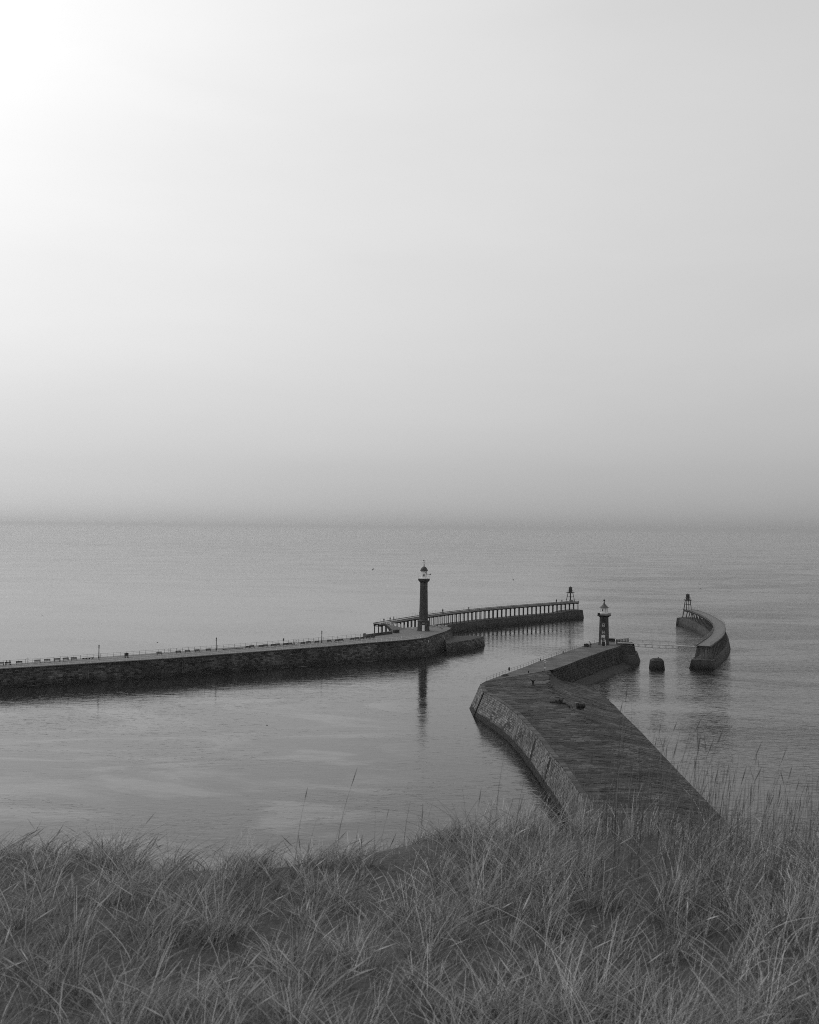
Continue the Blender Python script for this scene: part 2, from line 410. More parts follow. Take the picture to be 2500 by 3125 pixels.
def sea_material():
    m = bpy.data.materials.new('sea_water'); m.use_nodes = True
    t = m.node_tree; N = t.nodes; L = t.links
    b = N['Principled BSDF']
    b.inputs['Base Color'].default_value = (0.008, 0.008, 0.008, 1)
    b.inputs['IOR'].default_value = 1.333
    b.inputs['Specular IOR Level'].default_value = 0.5
    g = N.new('ShaderNodeNewGeometry')
    def math_(op, a, c=0.0):
        n = N.new('ShaderNodeMath'); n.operation = op
        for i, x in enumerate((a, c)):
            if isinstance(x, (int, float)): n.inputs[i].default_value = x
            else: L.new(x, n.inputs[i])
        return n.outputs[0]
    def noise(scl, det, rough=.5, dist=0.0, rot=0.0, off=0.0):
        mp = N.new('ShaderNodeMapping'); mp.inputs['Scale'].default_value = (scl[0], scl[1], 1); mp.inputs['Rotation'].default_value = (0, 0, rot)
        mp.inputs['Location'].default_value = (off, off * .7, 0)
        L.new(g.outputs['Position'], mp.inputs['Vector'])
        n = N.new('ShaderNodeTexNoise'); n.inputs['Scale'].default_value = 1; n.inputs['Detail'].default_value = det
        n.inputs['Roughness'].default_value = rough; n.inputs['Distortion'].default_value = dist
        L.new(mp.outputs[0], n.inputs['Vector'])
        return n.outputs['Fac']
    sx = N.new('ShaderNodeSeparateXYZ'); L.new(g.outputs['Position'], sx.inputs[0])
    # choppiness: sheltered harbour on the left, open water east of the pier
    def mrange(x, a, c, lo, hi, smooth=True):
        n = N.new('ShaderNodeMapRange'); n.interpolation_type = 'SMOOTHSTEP' if smooth else 'LINEAR'
        for i, q in enumerate((a, c, lo, hi)): n.inputs[i + 1].default_value = q
        L.new(x, n.inputs[0]); return n.outputs[0]
    side = math_('SUBTRACT', sx.outputs['X'], math_('MULTIPLY', sx.outputs['Y'], 0.10))
    wob = math_('MULTIPLY', math_('SUBTRACT', noise((0.015, 0.015), 3, .5, .5, 0, 55.1), .5), 60.0)
    chop = mrange(math_('ADD', side, wob), 2, 88, SEA['calm'], SEA['chop'])
    chop = math_('MAXIMUM', chop, mrange(sx.outputs['Y'], 500, 2600, 0.0, SEA['open'], False))
    slick = mrange(noise((0.012, 0.022), 4, .55, 1.2, 0.2, 31.7), .38, .62, 0.45, 1.15)
    gust = mrange(noise((0.004, 0.012), 3, .5, .5, -.1, 77.3), .35, .65, 0.75, 1.2)
    amp = math_('MULTIPLY', math_('MULTIPLY', chop, slick), gust)
    h1 = noise((0.16, 0.34), 2, .5, .6, 0.10, 3.1)
    h2 = noise((0.55, 1.05), 3, .55, .5, -0.12, 11.9)
    h3 = noise((1.8, 2.6), 2, .5, .3, 0.25, 5.5)
    h = math_('ADD', math_('ADD', math_('MULTIPLY', h1, 0.8), math_('MULTIPLY', h2, 0.55)), math_('MULTIPLY', h3, 0.06))
    h = math_('MULTIPLY', h, amp)
    crest = mrange(noise((0.42, 1.0), 3, .5, .7, 0.06, 41.3), .55, .76, 0.0, 1.0)
    crest2 = mrange(noise((0.9, 2.1), 2, .5, .5, -0.1, 91.3), .56, .78, 0.0, 1.0)
    cr = math_('ADD', math_('MULTIPLY', crest, 0.30), math_('MULTIPLY', crest2, 0.10))
    h = math_('ADD', h, math_('MULTIPLY', cr, amp))
    # silty water and bright slicks painted into the colour on the harbour side
    silt_sheen = mrange(noise((0.013, 0.024), 7, .62, 3.0, 0.35, 12.3), .47, .63, 0.0, 1.0)
    off_wall = math_('SUBTRACT', sx.outputs['Y'], math_('MULTIPLY', sx.outputs['X'], 0.74))
    near = math_('MULTIPLY', mrange(sx.outputs['X'], -12, 8, 1.0, 0.0), mrange(off_wall, 330, 366, 1.0, 0.0))  # patches masked out to keep the long pier's dark reflection
    harbour = math_('MULTIPLY', mrange(sx.outputs['X'], -22, 12, 1.0, 0.0), mrange(off_wall, 335, 372, 1.0, 0.25))  # harbour brightness painted into the body colour, dimmed at the pier reflections
    body = math_('ADD', math_('MULTIPLY', harbour, 0.028), 0.008)
    L.new(math_('ADD', math_('MULTIPLY', math_('MULTIPLY', silt_sheen, near), 0.085), body), b.inputs['Base Color'])
    bp = N.new('ShaderNodeBump'); bp.inputs['Strength'].default_value = 1.0; bp.inputs['Distance'].default_value = 1.0
    L.new(h, bp.inputs['Height']); L.new(bp.outputs[0], b.inputs['Normal'])
    # sub-pixel ripples far out act like a rougher surface
    cd = N.new('ShaderNodeCameraData')
    b.inputs['Roughness'].default_value = 0.06
    return m
SEA = dict(calm=0.065, chop=0.72, open=0.8)
M['sea'] = sea_material()
M['foam'] = material('sea_foam', 0.55, .2, 2.0)

# ------------------------------------------------------------------ masonry: every block a real piece; the largest in view are objects of their own
def block_mesh(seed):
    r = random.Random(seed)
    j = lambda k: r.uniform(-k, k)
    b = MB()
    vs_ = []
    for y, ins in ((-1.0, 0.0), (0.0, 0.0), (1.0, 1.0)):   # x along, y outward, z up; y -1 buried, 1 proud
        for x, z in ((-.5, -.5), (.5, -.5), (.5, .5), (-.5, .5)):
            vs_.append(((x - math.copysign(.035, x) * ins) + j(.012), y + (j(.35) if ins else 0), (z - math.copysign(.06, z) * ins) + j(.02)))
    f = []
    for a in (0, 4):
        for k in range(4):
            k2 = (k + 1) % 4
            f.append((a + k, a + k2, a + 4 + k2, a + 4 + k))
    f.append((8, 9, 10, 11))
    return vs_, f
BLOCKS = [block_mesh(s) for s in range(6)]

class Masonry:
    def __init__(s, piece, mat, parent, stuff_name):
        s.items = []; s.piece, s.mat, s.parent, s.stuff = piece, mat, parent, stuff_name
    def add(s, c, ax, ay, az, ln, th, ht):
        M4 = Matrix(((ax.x * ln, ay.x * th, az.x * ht, c.x), (ax.y * ln, ay.y * th, az.y * ht, c.y), (ax.z * ln, ay.z * th, az.z * ht, c.z), (0, 0, 0, 1)))
        s.items.append((M4, rng.randrange(len(BLOCKS))))
    def finish(s, limit, seen):
        order = sorted(range(len(s.items)), key=lambda i: (not seen(s.items[i][0].translation), (s.items[i][0].translation - cam.location).length))
        meshes = []
        for vs_, f in BLOCKS:
            me = bpy.data.meshes.new(s.piece); me.from_pydata(vs_, [], f); me.materials.append(s.mat); me.update()
            bm = bmesh.new(); bm.from_mesh(me); bmesh.ops.recalc_face_normals(bm, faces=bm.faces); bm.to_mesh(me); bm.free()
            meshes.append(me)
        pinv = s.parent.matrix_world.inverted() if s.parent else Matrix()
        pinv = Matrix.Translation(-Vector(s.parent.location))
        for i in order[:limit]:
            M4, k = s.items[i]
            put(s.piece, meshes[k], s.parent, pinv @ M4)
        rest = MB()
        for i in order[limit:]:
            M4, k = s.items[i]
            vs_, f = BLOCKS[k]
            rest.add([pinv @ (M4 @ Vector(v)) for v in vs_], f)
        if rest.v:
            o = rest.build(s.stuff, s.mat, s.parent)
            o['kind'] = 'stuff'

def wall_courses(ms, bot, top, course=.45, lmin=.8, lmax=1.6, joint=.03, proud=.07, skip=None):
    """bot/top: equal-length lists of points; courses run along the strip between them"""
    bot = [Vector(p) for p in bot]; top = [Vector(p) for p in top]
    for i in range(len(bot) - 1):
        b0, b1, t0, t1 = bot[i], bot[i + 1], top[i], top[i + 1]
        ht = ((t0 - b0).length + (t1 - b1).length) / 2
        n = max(1, round(ht / course))
        for c in range(n):
            f0, f1 = c / n, (c + 1) / n
            p0, p1 = b0.lerp(t0, (f0 + f1) / 2), b1.lerp(t1, (f0 + f1) / 2)
            ln = (p1 - p0).length
            x = 0.0
            first = True
            while x < ln - .05:
                w = rng.uniform(lmin, lmax) * (rng.uniform(.4, 1) if first else 1)
                first = False
                if ln - (x + w) < lmin * .5: w = ln - x
                fa = (x + w / 2) / ln
                ctr = p0.lerp(p1, fa)
                up = (t0.lerp(t1, fa) - b0.lerp(b1, fa))
                hh = up.length / n
                az = up.normalized()
                ax = (p1 - p0).normalized()
                ay = ax.cross(az).normalized()
                if not (skip and skip(ctr)):
                    ms.add(ctr, ax, ay, az, w - joint, proud * rng.uniform(.5, 1.5), hh - joint)
                x += w

# ------------------------------------------------------------------ the setting: sea
b = MB()
S = 150000
b.add([(-S, -400, 0), (S, -400, 0), (S, S, 0), (-S, S, 0)], [(0, 1, 2, 3)])
sea = b.build('sea', M['sea']); tag(sea, kind='structure')

# cliff top where the photographer stands, falling away to the shore
def cliff_z(x, y):
    brow = 7.2 + .35 * math.sin(x * .9 + .4) + .2 * math.sin(x * 2.3)
    base = 43.35 - .055 * max(0, y) - .02 * (x < 0) * abs(x) * .6 + .012 * max(min(x, 5), -5)
    z = base + .05 * math.sin(x * 1.7 + y * .8) + .04 * math.sin(x * 3.1 - y * 2.2)
    if y > brow:
        d = y - brow
        z -= .75 * d * min(1, .35 + d / 5)
    return max(z, -1.5)
b = MB()
xs = [-60, -40, -25, -16] + [-10 + .4 * i for i in range(51)] + [16, 25, 40, 60]
ys = [-14, -8, -4] + [-2 + .4 * i for i in range(36)] + [14, 17, 20, 25, 30, 38, 48, 60, 75, 90]
for y in ys:
    for x in xs: b.v.append((x, y, cliff_z(x, y)))
nx = len(xs)
for j in range(len(ys) - 1):
    for i in range(nx - 1):
        b.f.append((j * nx + i, j * nx + i + 1, (j + 1) * nx + i + 1, (j + 1) * nx + i)); b.m.append(0)
tag(b.build('cliff_top', M['soil'], smooth=True), kind='structure')

# ------------------------------------------------------------------ west pier
WF = [V(p) for p in PT['WF']]; WB = [V(p) for p in PT['WB']]
wp = empty('stone_pier', (-40, 370, 0), 'long dark stone pier with benches along its deck, running in from the left', 'pier')
O = Vector(wp.location)
def loc(pts): return [Vector(p) - O for p in pts]
# front wall: batter grows towards the head
batter = [.6, .6, .6, .6, .8, 1.4, 1.9, 2.2, 2.3, 2.4, 2.4, 2.2, 2.0, 1.8]
WFb = []
for i, p in enumerate(WF):
    t = (WF[min(i + 1, len(WF) - 1)] - WF[max(i - 1, 0)]); t.z = 0; t.normalize()
    nrm = Vector((t.y, -t.x, 0))
    q = p + nrm * batter[i] * 1.15; q.z = -.8
    WFb.append(q)
outline_top = WF + WB[::-1]
outline_bot = WFb + [Vector((p.x, p.y, -.8)) for p in WB[::-1]]
b = MB(); b.prism(loc(outline_bot), loc(outline_top)); b.build('core_wall', M['w_core'], wp)
# deck sheet just above
b = MB(); n = len(outline_top)
b.add([Vector((p.x, p.y, p.z + .02)) - O for p in outline_top], [tuple(range(n))]); b.build('deck', M['w_deck'], wp)
ms = Masonry('stone_block', M['w_stone'], wp, 'stone_blocks')
fine_t = Path(WF); 
def resample(a, bq, step):
    ra, rb = [], []
    for i in range(len(a) - 1):
        k = max(1, round((a[i + 1] - a[i]).length / step))
        for j in range(k):
            ra.append(a[i].lerp(a[i + 1], j / k)); rb.append(bq[i].lerp(bq[i + 1], j / k))
    return ra + [a[-1]], rb + [bq[-1]]
wall_courses(ms, WFb, WF, .47, .8, 1.7, .03, .06)
ms.finish(300, lambda p: p.x > -113 and p.z > 0.3)
# coping along the front edge
cp = Path(WF)
k = 0; d = 0
while d < cp.len - 1:
    a, c_ = cp.at(d), cp.at(d + 1.96)
    bc = MB(); bc.bar(a + Vector((0, 0, .06)) - O, c_ + Vector((0, 0, .06 + rng.uniform(-.02, .02))) - O, .9 + rng.uniform(-.06, .06), .16); d += 2.0
    bc.build('coping_stone', M['w_deck'], wp)
# lower landing at the head
b = MB()
LT = [V(p) for p in PT['LT']]
LBt = [Vector((p.x + dx, p.y + dy, -.8)) for p, (dx, dy) in zip(LT, [(0, 0), (0, 0), (.5, -1.6), (.9, -2.2), (.2, -1.8)])]
b.prism(loc(LBt), loc(LT)); b.build('lower_landing', M['w_core'], wp)
b = MB(); b.add([Vector((p.x, p.y, p.z + .03)) - O for p in LT], [(0, 1, 2, 3, 4)]); b.build('landing_deck', M['landing'], wp)
ml = Masonry('landing_block', M['w_stone'], wp, 'landing_blocks')
wall_courses(ml, [LBt[4], LBt[3], LBt[2], LBt[1]], [LT[4], LT[3], LT[2], LT[1]], .5, .9, 1.7, .03, .07)
ml.finish(300, lambda p: p.z > 0)
# parapet wall with round end by the light
PA = [V(p) for p in PT['WPAR']]
pw_ = empty('parapet_wall', PA[0], 'low stone parapet with a rounded end beside the west lighthouse steps', 'wall')
b = MB()
for a, c_ in zip(PA[:-1], PA[1:]): b.bar(a - PA[0] + Vector((0, 0, .45)), c_ - PA[0] + Vector((0, 0, .45)), .6, .9)
b.build('wall', M['w_stone'], pw_)
b = MB(); b.lathe([(.62, 0), (.62, 1.0), (.5, 1.3), (.2, 1.48)], 14); b.build('end_pier', M['w_stone'], pw_)

def railing(name, label, cat, path, h=1.1, spacing=2.1, mat=None, rails=(1.0, .55, .15), pr=.045, rr=.03, d0=0.0, d1=None, group=None, lift=0.0):
    P = path
    d1 = P.len if d1 is None else d1
    root = empty(name, P.at(d0), label, cat, group)
    o0 = Vector(root.location)
    pm = MB(); pm.tube([(0, 0, lift), (0, 0, lift + h)], [pr, pr * .8], 6); pm.lathe([(pr * 2, lift), (pr * 2, lift + .08), (pr, lift + .12)], 6); pm.lathe([(pr * .6, lift + h), (pr * 1.3, lift + h + pr), (.005, lift + h + 2 * pr)], 6)
    me = pm.mesh('post'); me.materials.append(mat)
    n = max(1, round((d1 - d0) / spacing))
    pts = [P.at(lerp(d0, d1, i / n)) - o0 for i in range(n + 1)]
    for p in pts: put('post', me, root, Matrix.Translation(p))
    for f in rails:
        b = MB(); b.tube([p + Vector((0, 0, lift + h * f)) for p in pts], rr, 5); b.build('rail', mat, root)
    return root

def inset(pts, k):
    out_ = []
    for i, p in enumerate(pts):
        t = (pts[min(i + 1, len(pts) - 1)] - pts[max(i - 1, 0)]); t.z = 0; t.normalize()
        out_.append(p + Vector((-t.y, t.x, 0)) * k)
    return out_
railing('pier_railing', 'white post and rail fence along the near edge of the long stone pier', 'railing', Path(inset(WF[:10], .35)), mat=M['rail_white'], pr=.065, rr=.035, lift=.13)
railing('pier_railing', 'thin dark post and rail fence along the seaward edge of the long stone pier', 'railing', Path(inset(WB[:10], -.3)), mat=M['rail_grey'], pr=.05, rr=.025)

# waterline foam along the near wall (broken)
b = MB()
fp = Path([Vector((lerp(q.x, p.x, .13), lerp(q.y, p.y, .13), 0)) for p, q in zip(WF, WFb)][:12])
d = 0
while d < fp.len - 2:
    ln = rng.uniform(1.5, 9)
    if rng.random() < .72:
        t = fp.tan(d); nn = Vector((t.y, -t.x, 0))
        a, c_ = fp.at(d), fp.at(min(d + ln, fp.len))
        w = rng.uniform(.12, .34); z = Vector((0, 0, .02)); st = nn * .05
        mid = (a + c_) / 2
        b.add([a + st + z, mid + st + z, c_ + st + z, c_ + st + nn * w * .3 + z, mid + st + nn * w + z, a + st + nn * w * .3 + z], [(0, 1, 2, 3, 4, 5)])
    d += ln + rng.uniform(.3, 3)
tag(b.build('foam', M['foam']), 'broken pale line of foam along the foot of the pier wall', 'foam', kind='stuff')

# ladders on the near wall
ordw = ['first', 'second', 'third', 'fourth', 'fifth', 'sixth', 'seventh', 'eighth', 'ninth', 'tenth', 'eleventh', 'twelfth', 'thirteenth', 'fourteenth', 'fifteenth', 'sixteenth', 'seventeenth', 'eighteenth', 'nineteenth', 'twentieth', 'twenty-first', 'twenty-second', 'twenty-third', 'twenty-fourth', 'twenty-fifth', 'twenty-sixth', 'twenty-seventh', 'twenty-eighth', 'twenty-ninth', 'thirtieth', 'thirty-first', 'thirty-second']
wfp = Path(WF); wbp = Path(WFb)
lad_lab = ['leftmost pale iron ladder on the pier wall, left of the first lamp post', 'middle pale iron ladder on the pier wall, left of the second lamp post', 'rightmost pale iron ladder on the pier wall, below the third lamp post']
for i, p in enumerate(PT['LADDER']):
    d = wfp.nearest(p); t = wfp.tan(d); nn = Vector((t.y, -t.x, 0)); a = wfp.at(d)
    # local batter
    j = max(k for k in range(len(wfp.l)) if wfp.l[k] <= d)
    bt = batter[min(j, len(batter) - 1)]
    root = empty('wall_ladder', a, lad_lab[i], 'ladder', 'ladders on the long pier wall')
    foot = nn * (bt * .95 + .22) + Vector((0, 0, -a.z + .7)); head = nn * .22 + Vector((0, 0, .2))
    for s_ in (-.33, .33):
        b = MB(); b.tube([foot + t * s_, head + t * s_, head + t * s_ - nn * .5 + Vector((0, 0, .15))], .055, 6); b.build('side_rail', M['rail_pale'], root)
    for k in range(14):
        f = (k + .5) / 14
        b = MB(); q = foot.lerp(head, f); b.tube([q - t * .33, q + t * .33], .035, 5); b.build('rung', M['rail_pale'], root)

# benches
def make_bench():
    root = empty('pier_bench', (0, 0, 0), 'x', 'bench', 'benches along the long stone pier')
    b = MB()
    for y in (-.12, .04, .20): b.box((0, y, .46), (1.75, .13, .06))
    b.build('seat', M['bench'], root)
    b = MB()
    for z in (.62, .78, .94): b.box((0, .30 + (z - .6) * .18, z), (1.75, .05, .13))
    b.build('backrest', M['bench'], root)
    for x in (-.72, .72):
        b = MB(); b.bar((x, -.16, 0), (x, -.14, .44), .07, .07); b.bar((x, .26, 0), (x, .24, .46), .07, .07); b.bar((x, .26, .42), (x, .37, 1.0), .07, .06); b.bar((x, -.18, .42), (x, .28, .42), .07, .06)
        b.build('leg', M['iron'], root)
    return root
bench0 = make_bench()
lampx = [p[0] for p in PT['LAMP']]
counts = {}
bl = PT['BENCH']
segs = ['left of the first lamp post', 'between the first and second lamp posts', 'between the second and third lamp posts', 'right of the third lamp post']
def seg_of(x): return sum(x > q for q in lampx)
tot = [sum(seg_of(p[0]) == s_ for p in bl) for s_ in range(4)]
for i, p in enumerate(bl):
    o = bench0 if i == 0 else copy_tree(bench0)
    t = wfp.tan(wfp.nearest(p))
    rot = math.atan2(t.y, t.x)
    if i % 2 == 1 and i > 12: rot += math.pi            # some face out to sea
    o.location = (p[0], p[1], p[2] + .02); o.rotation_euler = (0, 0, rot)
    s_ = seg_of(p[0]); counts[s_] = counts.get(s_, 0) + 1
    if i == 1: o['label'] = 'dark pier bench on which two people sit, at the far left'
    elif s_ == 1: o['label'] = '%s dark bench %s, counted from the left' % (ordw[counts[s_] - 1], segs[s_])
    else: o['label'] = '%s dark bench %s, counted from the left' % (ordw[counts[s_] - 1], segs[s_])
for i, (a, c_) in enumerate(PT['LONG']):
    a, c_ = V(a), V(c_)
    ln = (c_ - a).length; mid = (a + c_) / 2
    root = empty('long_low_bench', mid + Vector((0, 0, .02)), ['short one of two low dark slab seats, just left of the first lamp post', 'long low dark slab seat just right of the second lamp post'][i], 'bench', 'low slab seats on the long pier', math.atan2((c_ - a).y, (c_ - a).x))
    b = MB(); b.box((0, 0, .40), (ln, .55, .14)); b.build('seat', M['bench'], root)
    for k in range(4):
        b = MB(); b.box((-ln / 2 + .3 + (ln - .6) * k / 3, 0, .165), (.25, .45, .33)); b.build('leg', M['bench'], root)

# lamp posts
def make_lamp():
    root = empty('lamp_post', (0, 0, 0), 'x', 'lamp post', 'lamp posts along the long stone pier')
    b = MB(); b.lathe([(.26, 0), (.26, .12), (.2, .2), (.17, .75), (.2, .8), (.13, .95)], 12); b.build('base', M['iron'], root)
    b = MB(); b.lathe([(.14, .95), (.12, 2.0), (.105, 3.15), (.15, 3.2), (.19, 3.28), (.1, 3.36)], 10); b.build('column', M['iron'], root)
    b = MB(); b.tube([(-.34, 0, 3.45), (.34, 0, 3.45)], .025, 6); b.build('ladder_bar', M['iron'], root)
    b = MB(); b.lathe([(.07, 3.36), (.16, 3.55), (.2, 3.62)], 8); b.build('lantern_bracket', M['iron'], root)
    l = MB(); l.lathe([(.16, 3.62), (.22, 3.98)], 8); lo = l.build('lantern', M['lamp_glass'], root)
    b = MB(); b.lathe([(.25, 3.98), (.17, 4.1), (.06, 4.2), (.04, 4.28), (.06, 4.33), (.01, 4.42)], 8); b.build('cap', M['iron'], lo)
    return root
lamp0 = make_lamp()
for i, p in enumerate(PT['LAMP']):
    o = lamp0 if i == 0 else copy_tree(lamp0)
    o.location = (p[0], p[1], p[2] + .02); o.rotation_euler = (0, 0, .6)
    o['label'] = ['leftmost black iron lamp post on the long pier', 'middle one of three black iron lamp posts on the long pier', 'rightmost black iron lamp post, the one nearest the tall lighthouse'][i]

# litter bin / cabinet
p = PT['BIN']
root = empty('storage_cabinet', (p[0], p[1], p[2] + .02), 'dark square cabinet standing alone on the pier right of the first lamp post', 'cabinet', rz=.6)
b = MB(); b.box((0, 0, .66), (.92, .9, 1.12)); b.build('body', M['iron_grey'], root)
b = MB(); b.box((0, 0, .05), (1.05, 1.0, .1)); b.build('base', M['iron'], root)
b = MB(); b.box((0, 0, 1.27), (1.0, .98, .1)); b.box((0, 0, 1.35), (.7, .7, .06)); b.build('lid', M['iron'], root)
b = MB(); b.box((0, -.46, .95), (.5, .03, .25)); b.build('opening', M['glass'], root)

# lifebuoy stands on the west pier
def buoy_stand(name, p, label, h=2.0, plate=True, group=None, matpost=None):
    root = empty(name, (p[0], p[1], p[2] + .02), label, 'lifebuoy stand', group, .1)
    b = MB(); b.tube([(0, 0, 0), (0, 0, h)], .05, 6); b.lathe([(.14, 0), (.14, .06), (.06, .12)], 8); b.build('post', matpost or M['iron'], root)
    bm = bmesh.new()
    b = MB()
    nmaj, nmin = 18, 6
    for i in range(nmaj):
        a = 2 * math.pi * i / nmaj
        for j in range(nmin):
            q = 2 * math.pi * j / nmin
            rr = .3 + .07 * math.cos(q)
            b.v.append((rr * math.cos(a), -.14 + .07 * math.sin(q), h - .32 + rr * math.sin(a)))
    for i in range(nmaj):
        for j in range(nmin):
            b.f.append((i * nmin + j, ((i + 1) % nmaj) * nmin + j, ((i + 1) % nmaj) * nmin + (j + 1) % nmin, i * nmin + (j + 1) % nmin)); b.m.append(0)
    b.build('lifebuoy', M['white'], root, True)
    if plate:
        b = MB(); b.box((0, -.08, h * .38), (.5, .04, .32)); b.build('notice_plate', M['white'], root)
    return root
blab = ['lifebuoy stand between the benches at the far left of the pier', 'lifebuoy stand left of the middle lamp post', 'lifebuoy stand beside the person walking on the long pier']
for p, l in zip(PT['BUOY'], blab): buoy_stand('lifebuoy_stand', p, l, 1.9, True, 'lifebuoy stands on the long pier')
p = PT['SIGN']
root = empty('notice_board', (p[0], p[1], p[2]), 'small grey notice board on the seaward railing of the long pier', 'sign', rz=.6)
b = MB(); b.tube([(0, 0, 0), (0, 0, 1.9)], .05, 6); b.build('post', M['rail_grey'], root)
b = MB(); b.box((0, -.07, 1.5), (.5, .04, .85)); b.build('board', M['rail_grey'], root)

# white marker on the head of the near wall
d = wfp.nearest(PT['MARK']); t = wfp.tan(d); nn = Vector((t.y, -t.x, 0)); a = wfp.at(d)
b = MB(); b.box((0, 0, 0), (.26, .1, .7)); b.box((0, .03, 0), (.34, .05, .8)); o = b.build('tide_marker', M['white'])
o.location = a + nn * .75 + Vector((0, 0, -1.35)); o.rotation_euler = (0, 0, math.atan2(t.y, t.x)); tag(o, 'small white marker plate on the rounded head of the dark pier wall', 'sign')

# ------------------------------------------------------------------ west lighthouse
def gallery_rail(root, r, z, h, n, mat, rails=(1.0, .5), pr=.035, rr=.025, infill=None):
    pm = MB(); pm.tube([(0, 0, 0), (0, 0, h)], pr, 5); me = pm.mesh('rail_post'); me.materials.append(mat)
    for k in range(n):
        a = 2 * math.pi * k / n
        put('rail_post', me, root, Matrix.Translation((r * math.cos(a), r * math.sin(a), z)))
    for f in rails:
        b = MB(); pts = [(r * math.cos(2 * math.pi * k / 24), r * math.sin(2 * math.pi * k / 24), z + h * f) for k in range(25)]
        b.tube(pts, rr, 5); b.build('gallery_rail', mat, root)
p = PT['WLH']
lw = empty('tall_lighthouse', (p[0], p[1] + 2.0, p[2] + .01), 'tall dark stone column lighthouse with white lantern and dark dome', 'lighthouse')
lw.scale = (1.0, 1.0, 1.062)
b = MB(); b.lathe([(2.55, 0), (2.5, .35), (2.42, .4), (2.36, 3.2), (2.5, 3.3), (2.5, 3.5), (1.8, 3.62)], 8, a0=math.pi / 8); b.build('plinth', M['lh_stone'], lw)
def flute(k, z): return 1.0 - (.035 if k % 3 == 0 else 0.0)
b = MB(); b.lathe([(1.78, 3.6), (1.66, 3.85), (1.66, 6.2), (1.72, 6.25), (1.72, 6.45), (1.6, 6.55), (1.52, 11.0), (1.42, 15.4), (1.42, 15.6), (1.5, 15.7), (1.42, 15.8), (1.40, 17.0)], 60, rfun=lambda k, z: 1.0 if (z < 6.5 or z > 15.5) else flute(k, z)); b.build('column', M['lh_stone'], lw)
b = MB(); b.lathe([(1.41, 17.0), (1.55, 17.15), (2.0, 17.65), (2.16, 17.8), (2.2, 17.85), (2.2, 18.4), (2.05, 18.46)], 40); b.build('capital', M['lh_stone'], lw)
b = MB(); b.lathe([(2.12, 18.44), (2.12, 18.62), (2.0, 18.64)], 40); b.build('gallery_deck', M['white'], lw)
gallery_rail(lw, 2.05, 18.6, 1.25, 16, M['rail_white'], (1.0, .7, .4), .035, .028)
lan = MB(); lan.lathe([(1.28, 18.6), (1.28, 18.85), (1.18, 18.9), (1.18, 21.1), (1.24, 21.15)], 24); lo = lan.build('lantern', M['white'], lw)
b = MB(); b.box((-.05, -1.16, 19.65), (.56, .12, .72)); b.build('window', M['glass'], lo)
b = MB(); b.box((.52, -1.07, 20.6), (.16, .12, .3), rz=.4); b.build('window', M['glass'], lo)
b = MB(); b.box((.98, -.68, 20.4), (.1, .14, 1.3), rz=1.0); b.build('door_frame', M['rail_grey'], lo)
def rib(k, z): return 1.02 if k % 3 == 0 else 1.0
b = MB(); b.lathe([(1.42, 21.1), (1.44, 21.22), (1.3, 21.62), (1.12, 22.0), (.85, 22.35), (.5, 22.62), (.2, 22.75), (.14, 22.85)], 36, rfun=rib); dm = b.build('dome', M['dome'], lw)
b = MB(); b.lathe([(.13, 22.8), (.1, 23.0), (.2, 23.15), (.2, 23.3), (.1, 23.5), (.07, 23.9), (.04, 24.9)], 10); b.build('finial', M['iron'], dm)
b = MB(); b.bar((-.55, 0, 24.05), (.55, 0, 24.05), .035, .035); b.bar((0, -.55, 24.05), (0, .55, 24.05), .035, .035); b.build('cardinal_arms', M['iron'], dm)
b = MB(); b.box((-.12, 0, 24.75), (.5, .05, .26)); b.bar((.1, 0, 24.75), (.55, 0, 24.75), .04, .04); b.build('weather_vane', M['iron'], dm)
b = MB(); b.box((-.08, -2.36, 1.05), (1.0, .16, 2.1)); dr = b.build('door', M['white'], lw)
b = MB(); b.lathe([(.05, 0), (.05, .06)], 8, c=(.25, -2.47, 1.0)); b.build('handle', M['iron'], dr)
b = MB(); b.box((-.04, -2.30, 2.8), (.95, .14, .4)); b.build('name_panel', M['grey_pale'], lw)
b = MB(); b.bar((1.2, -.3, 19.9), (2.35, -.4, 19.95), .08, .08); b.lathe([(.14, 19.75), (.22, 19.9), (.22, 20.1), (.05, 20.25)], 10, c=(2.35, -.4, 0)); b.build('fog_signal', M['iron_grey'], lw)

# things on the head of the west pier
rb_lab = ['pale rubble stone just right of the tall lighthouse, leftmost of the heap']
heap = PT['RUBBLE']
for i, p in enumerate(heap):
    r0 = random.Random(50 + i)
    s_ = [.8, 1.0, .7, .9, 1.1, .85, 1.0, .75, .5][i]
    bm = bmesh.new(); bmesh.ops.create_icosphere(bm, subdivisions=2, radius=.5)
    for v in bm.verts:
        v.co = Vector((max(-.4, min(.4, v.co.x * 1.15)), max(-.38, min(.38, v.co.y * 1.1)), max(-.3, min(.33, v.co.z)))) * r0.uniform(.92, 1.06)
    me = bpy.data.meshes.new('rubble_stone'); bm.to_mesh(me); bm.free(); me.materials.append(M['rubble'])
    o = put('rubble_stone', me); o.scale = (1.5 * s_, 1.2 * s_, 1.1 * s_); o.rotation_euler = (0, 0, r0.uniform(0, 3)); o.location = (p[0], p[1], p[2] + .3 * 1.1 * s_)
    tag(o, ['leftmost rubble block of the heap right of the tall lighthouse', 'second rubble block from the left in the heap behind the tall lighthouse', 'third rubble block from the left in the heap by the tall lighthouse', 'fourth rubble block from the left, at the back of the heap', 'largest rubble block at the middle of the heap on the pier head', 'rubble block just right of the largest one in the heap', 'rightmost rubble block, out near the rounded end of the pier', 'lone rubble block in front of the heap on the pier head', 'small pale stone close against the right foot of the tall lighthouse'][i], 'stone', 'rubble blocks on the pier head')
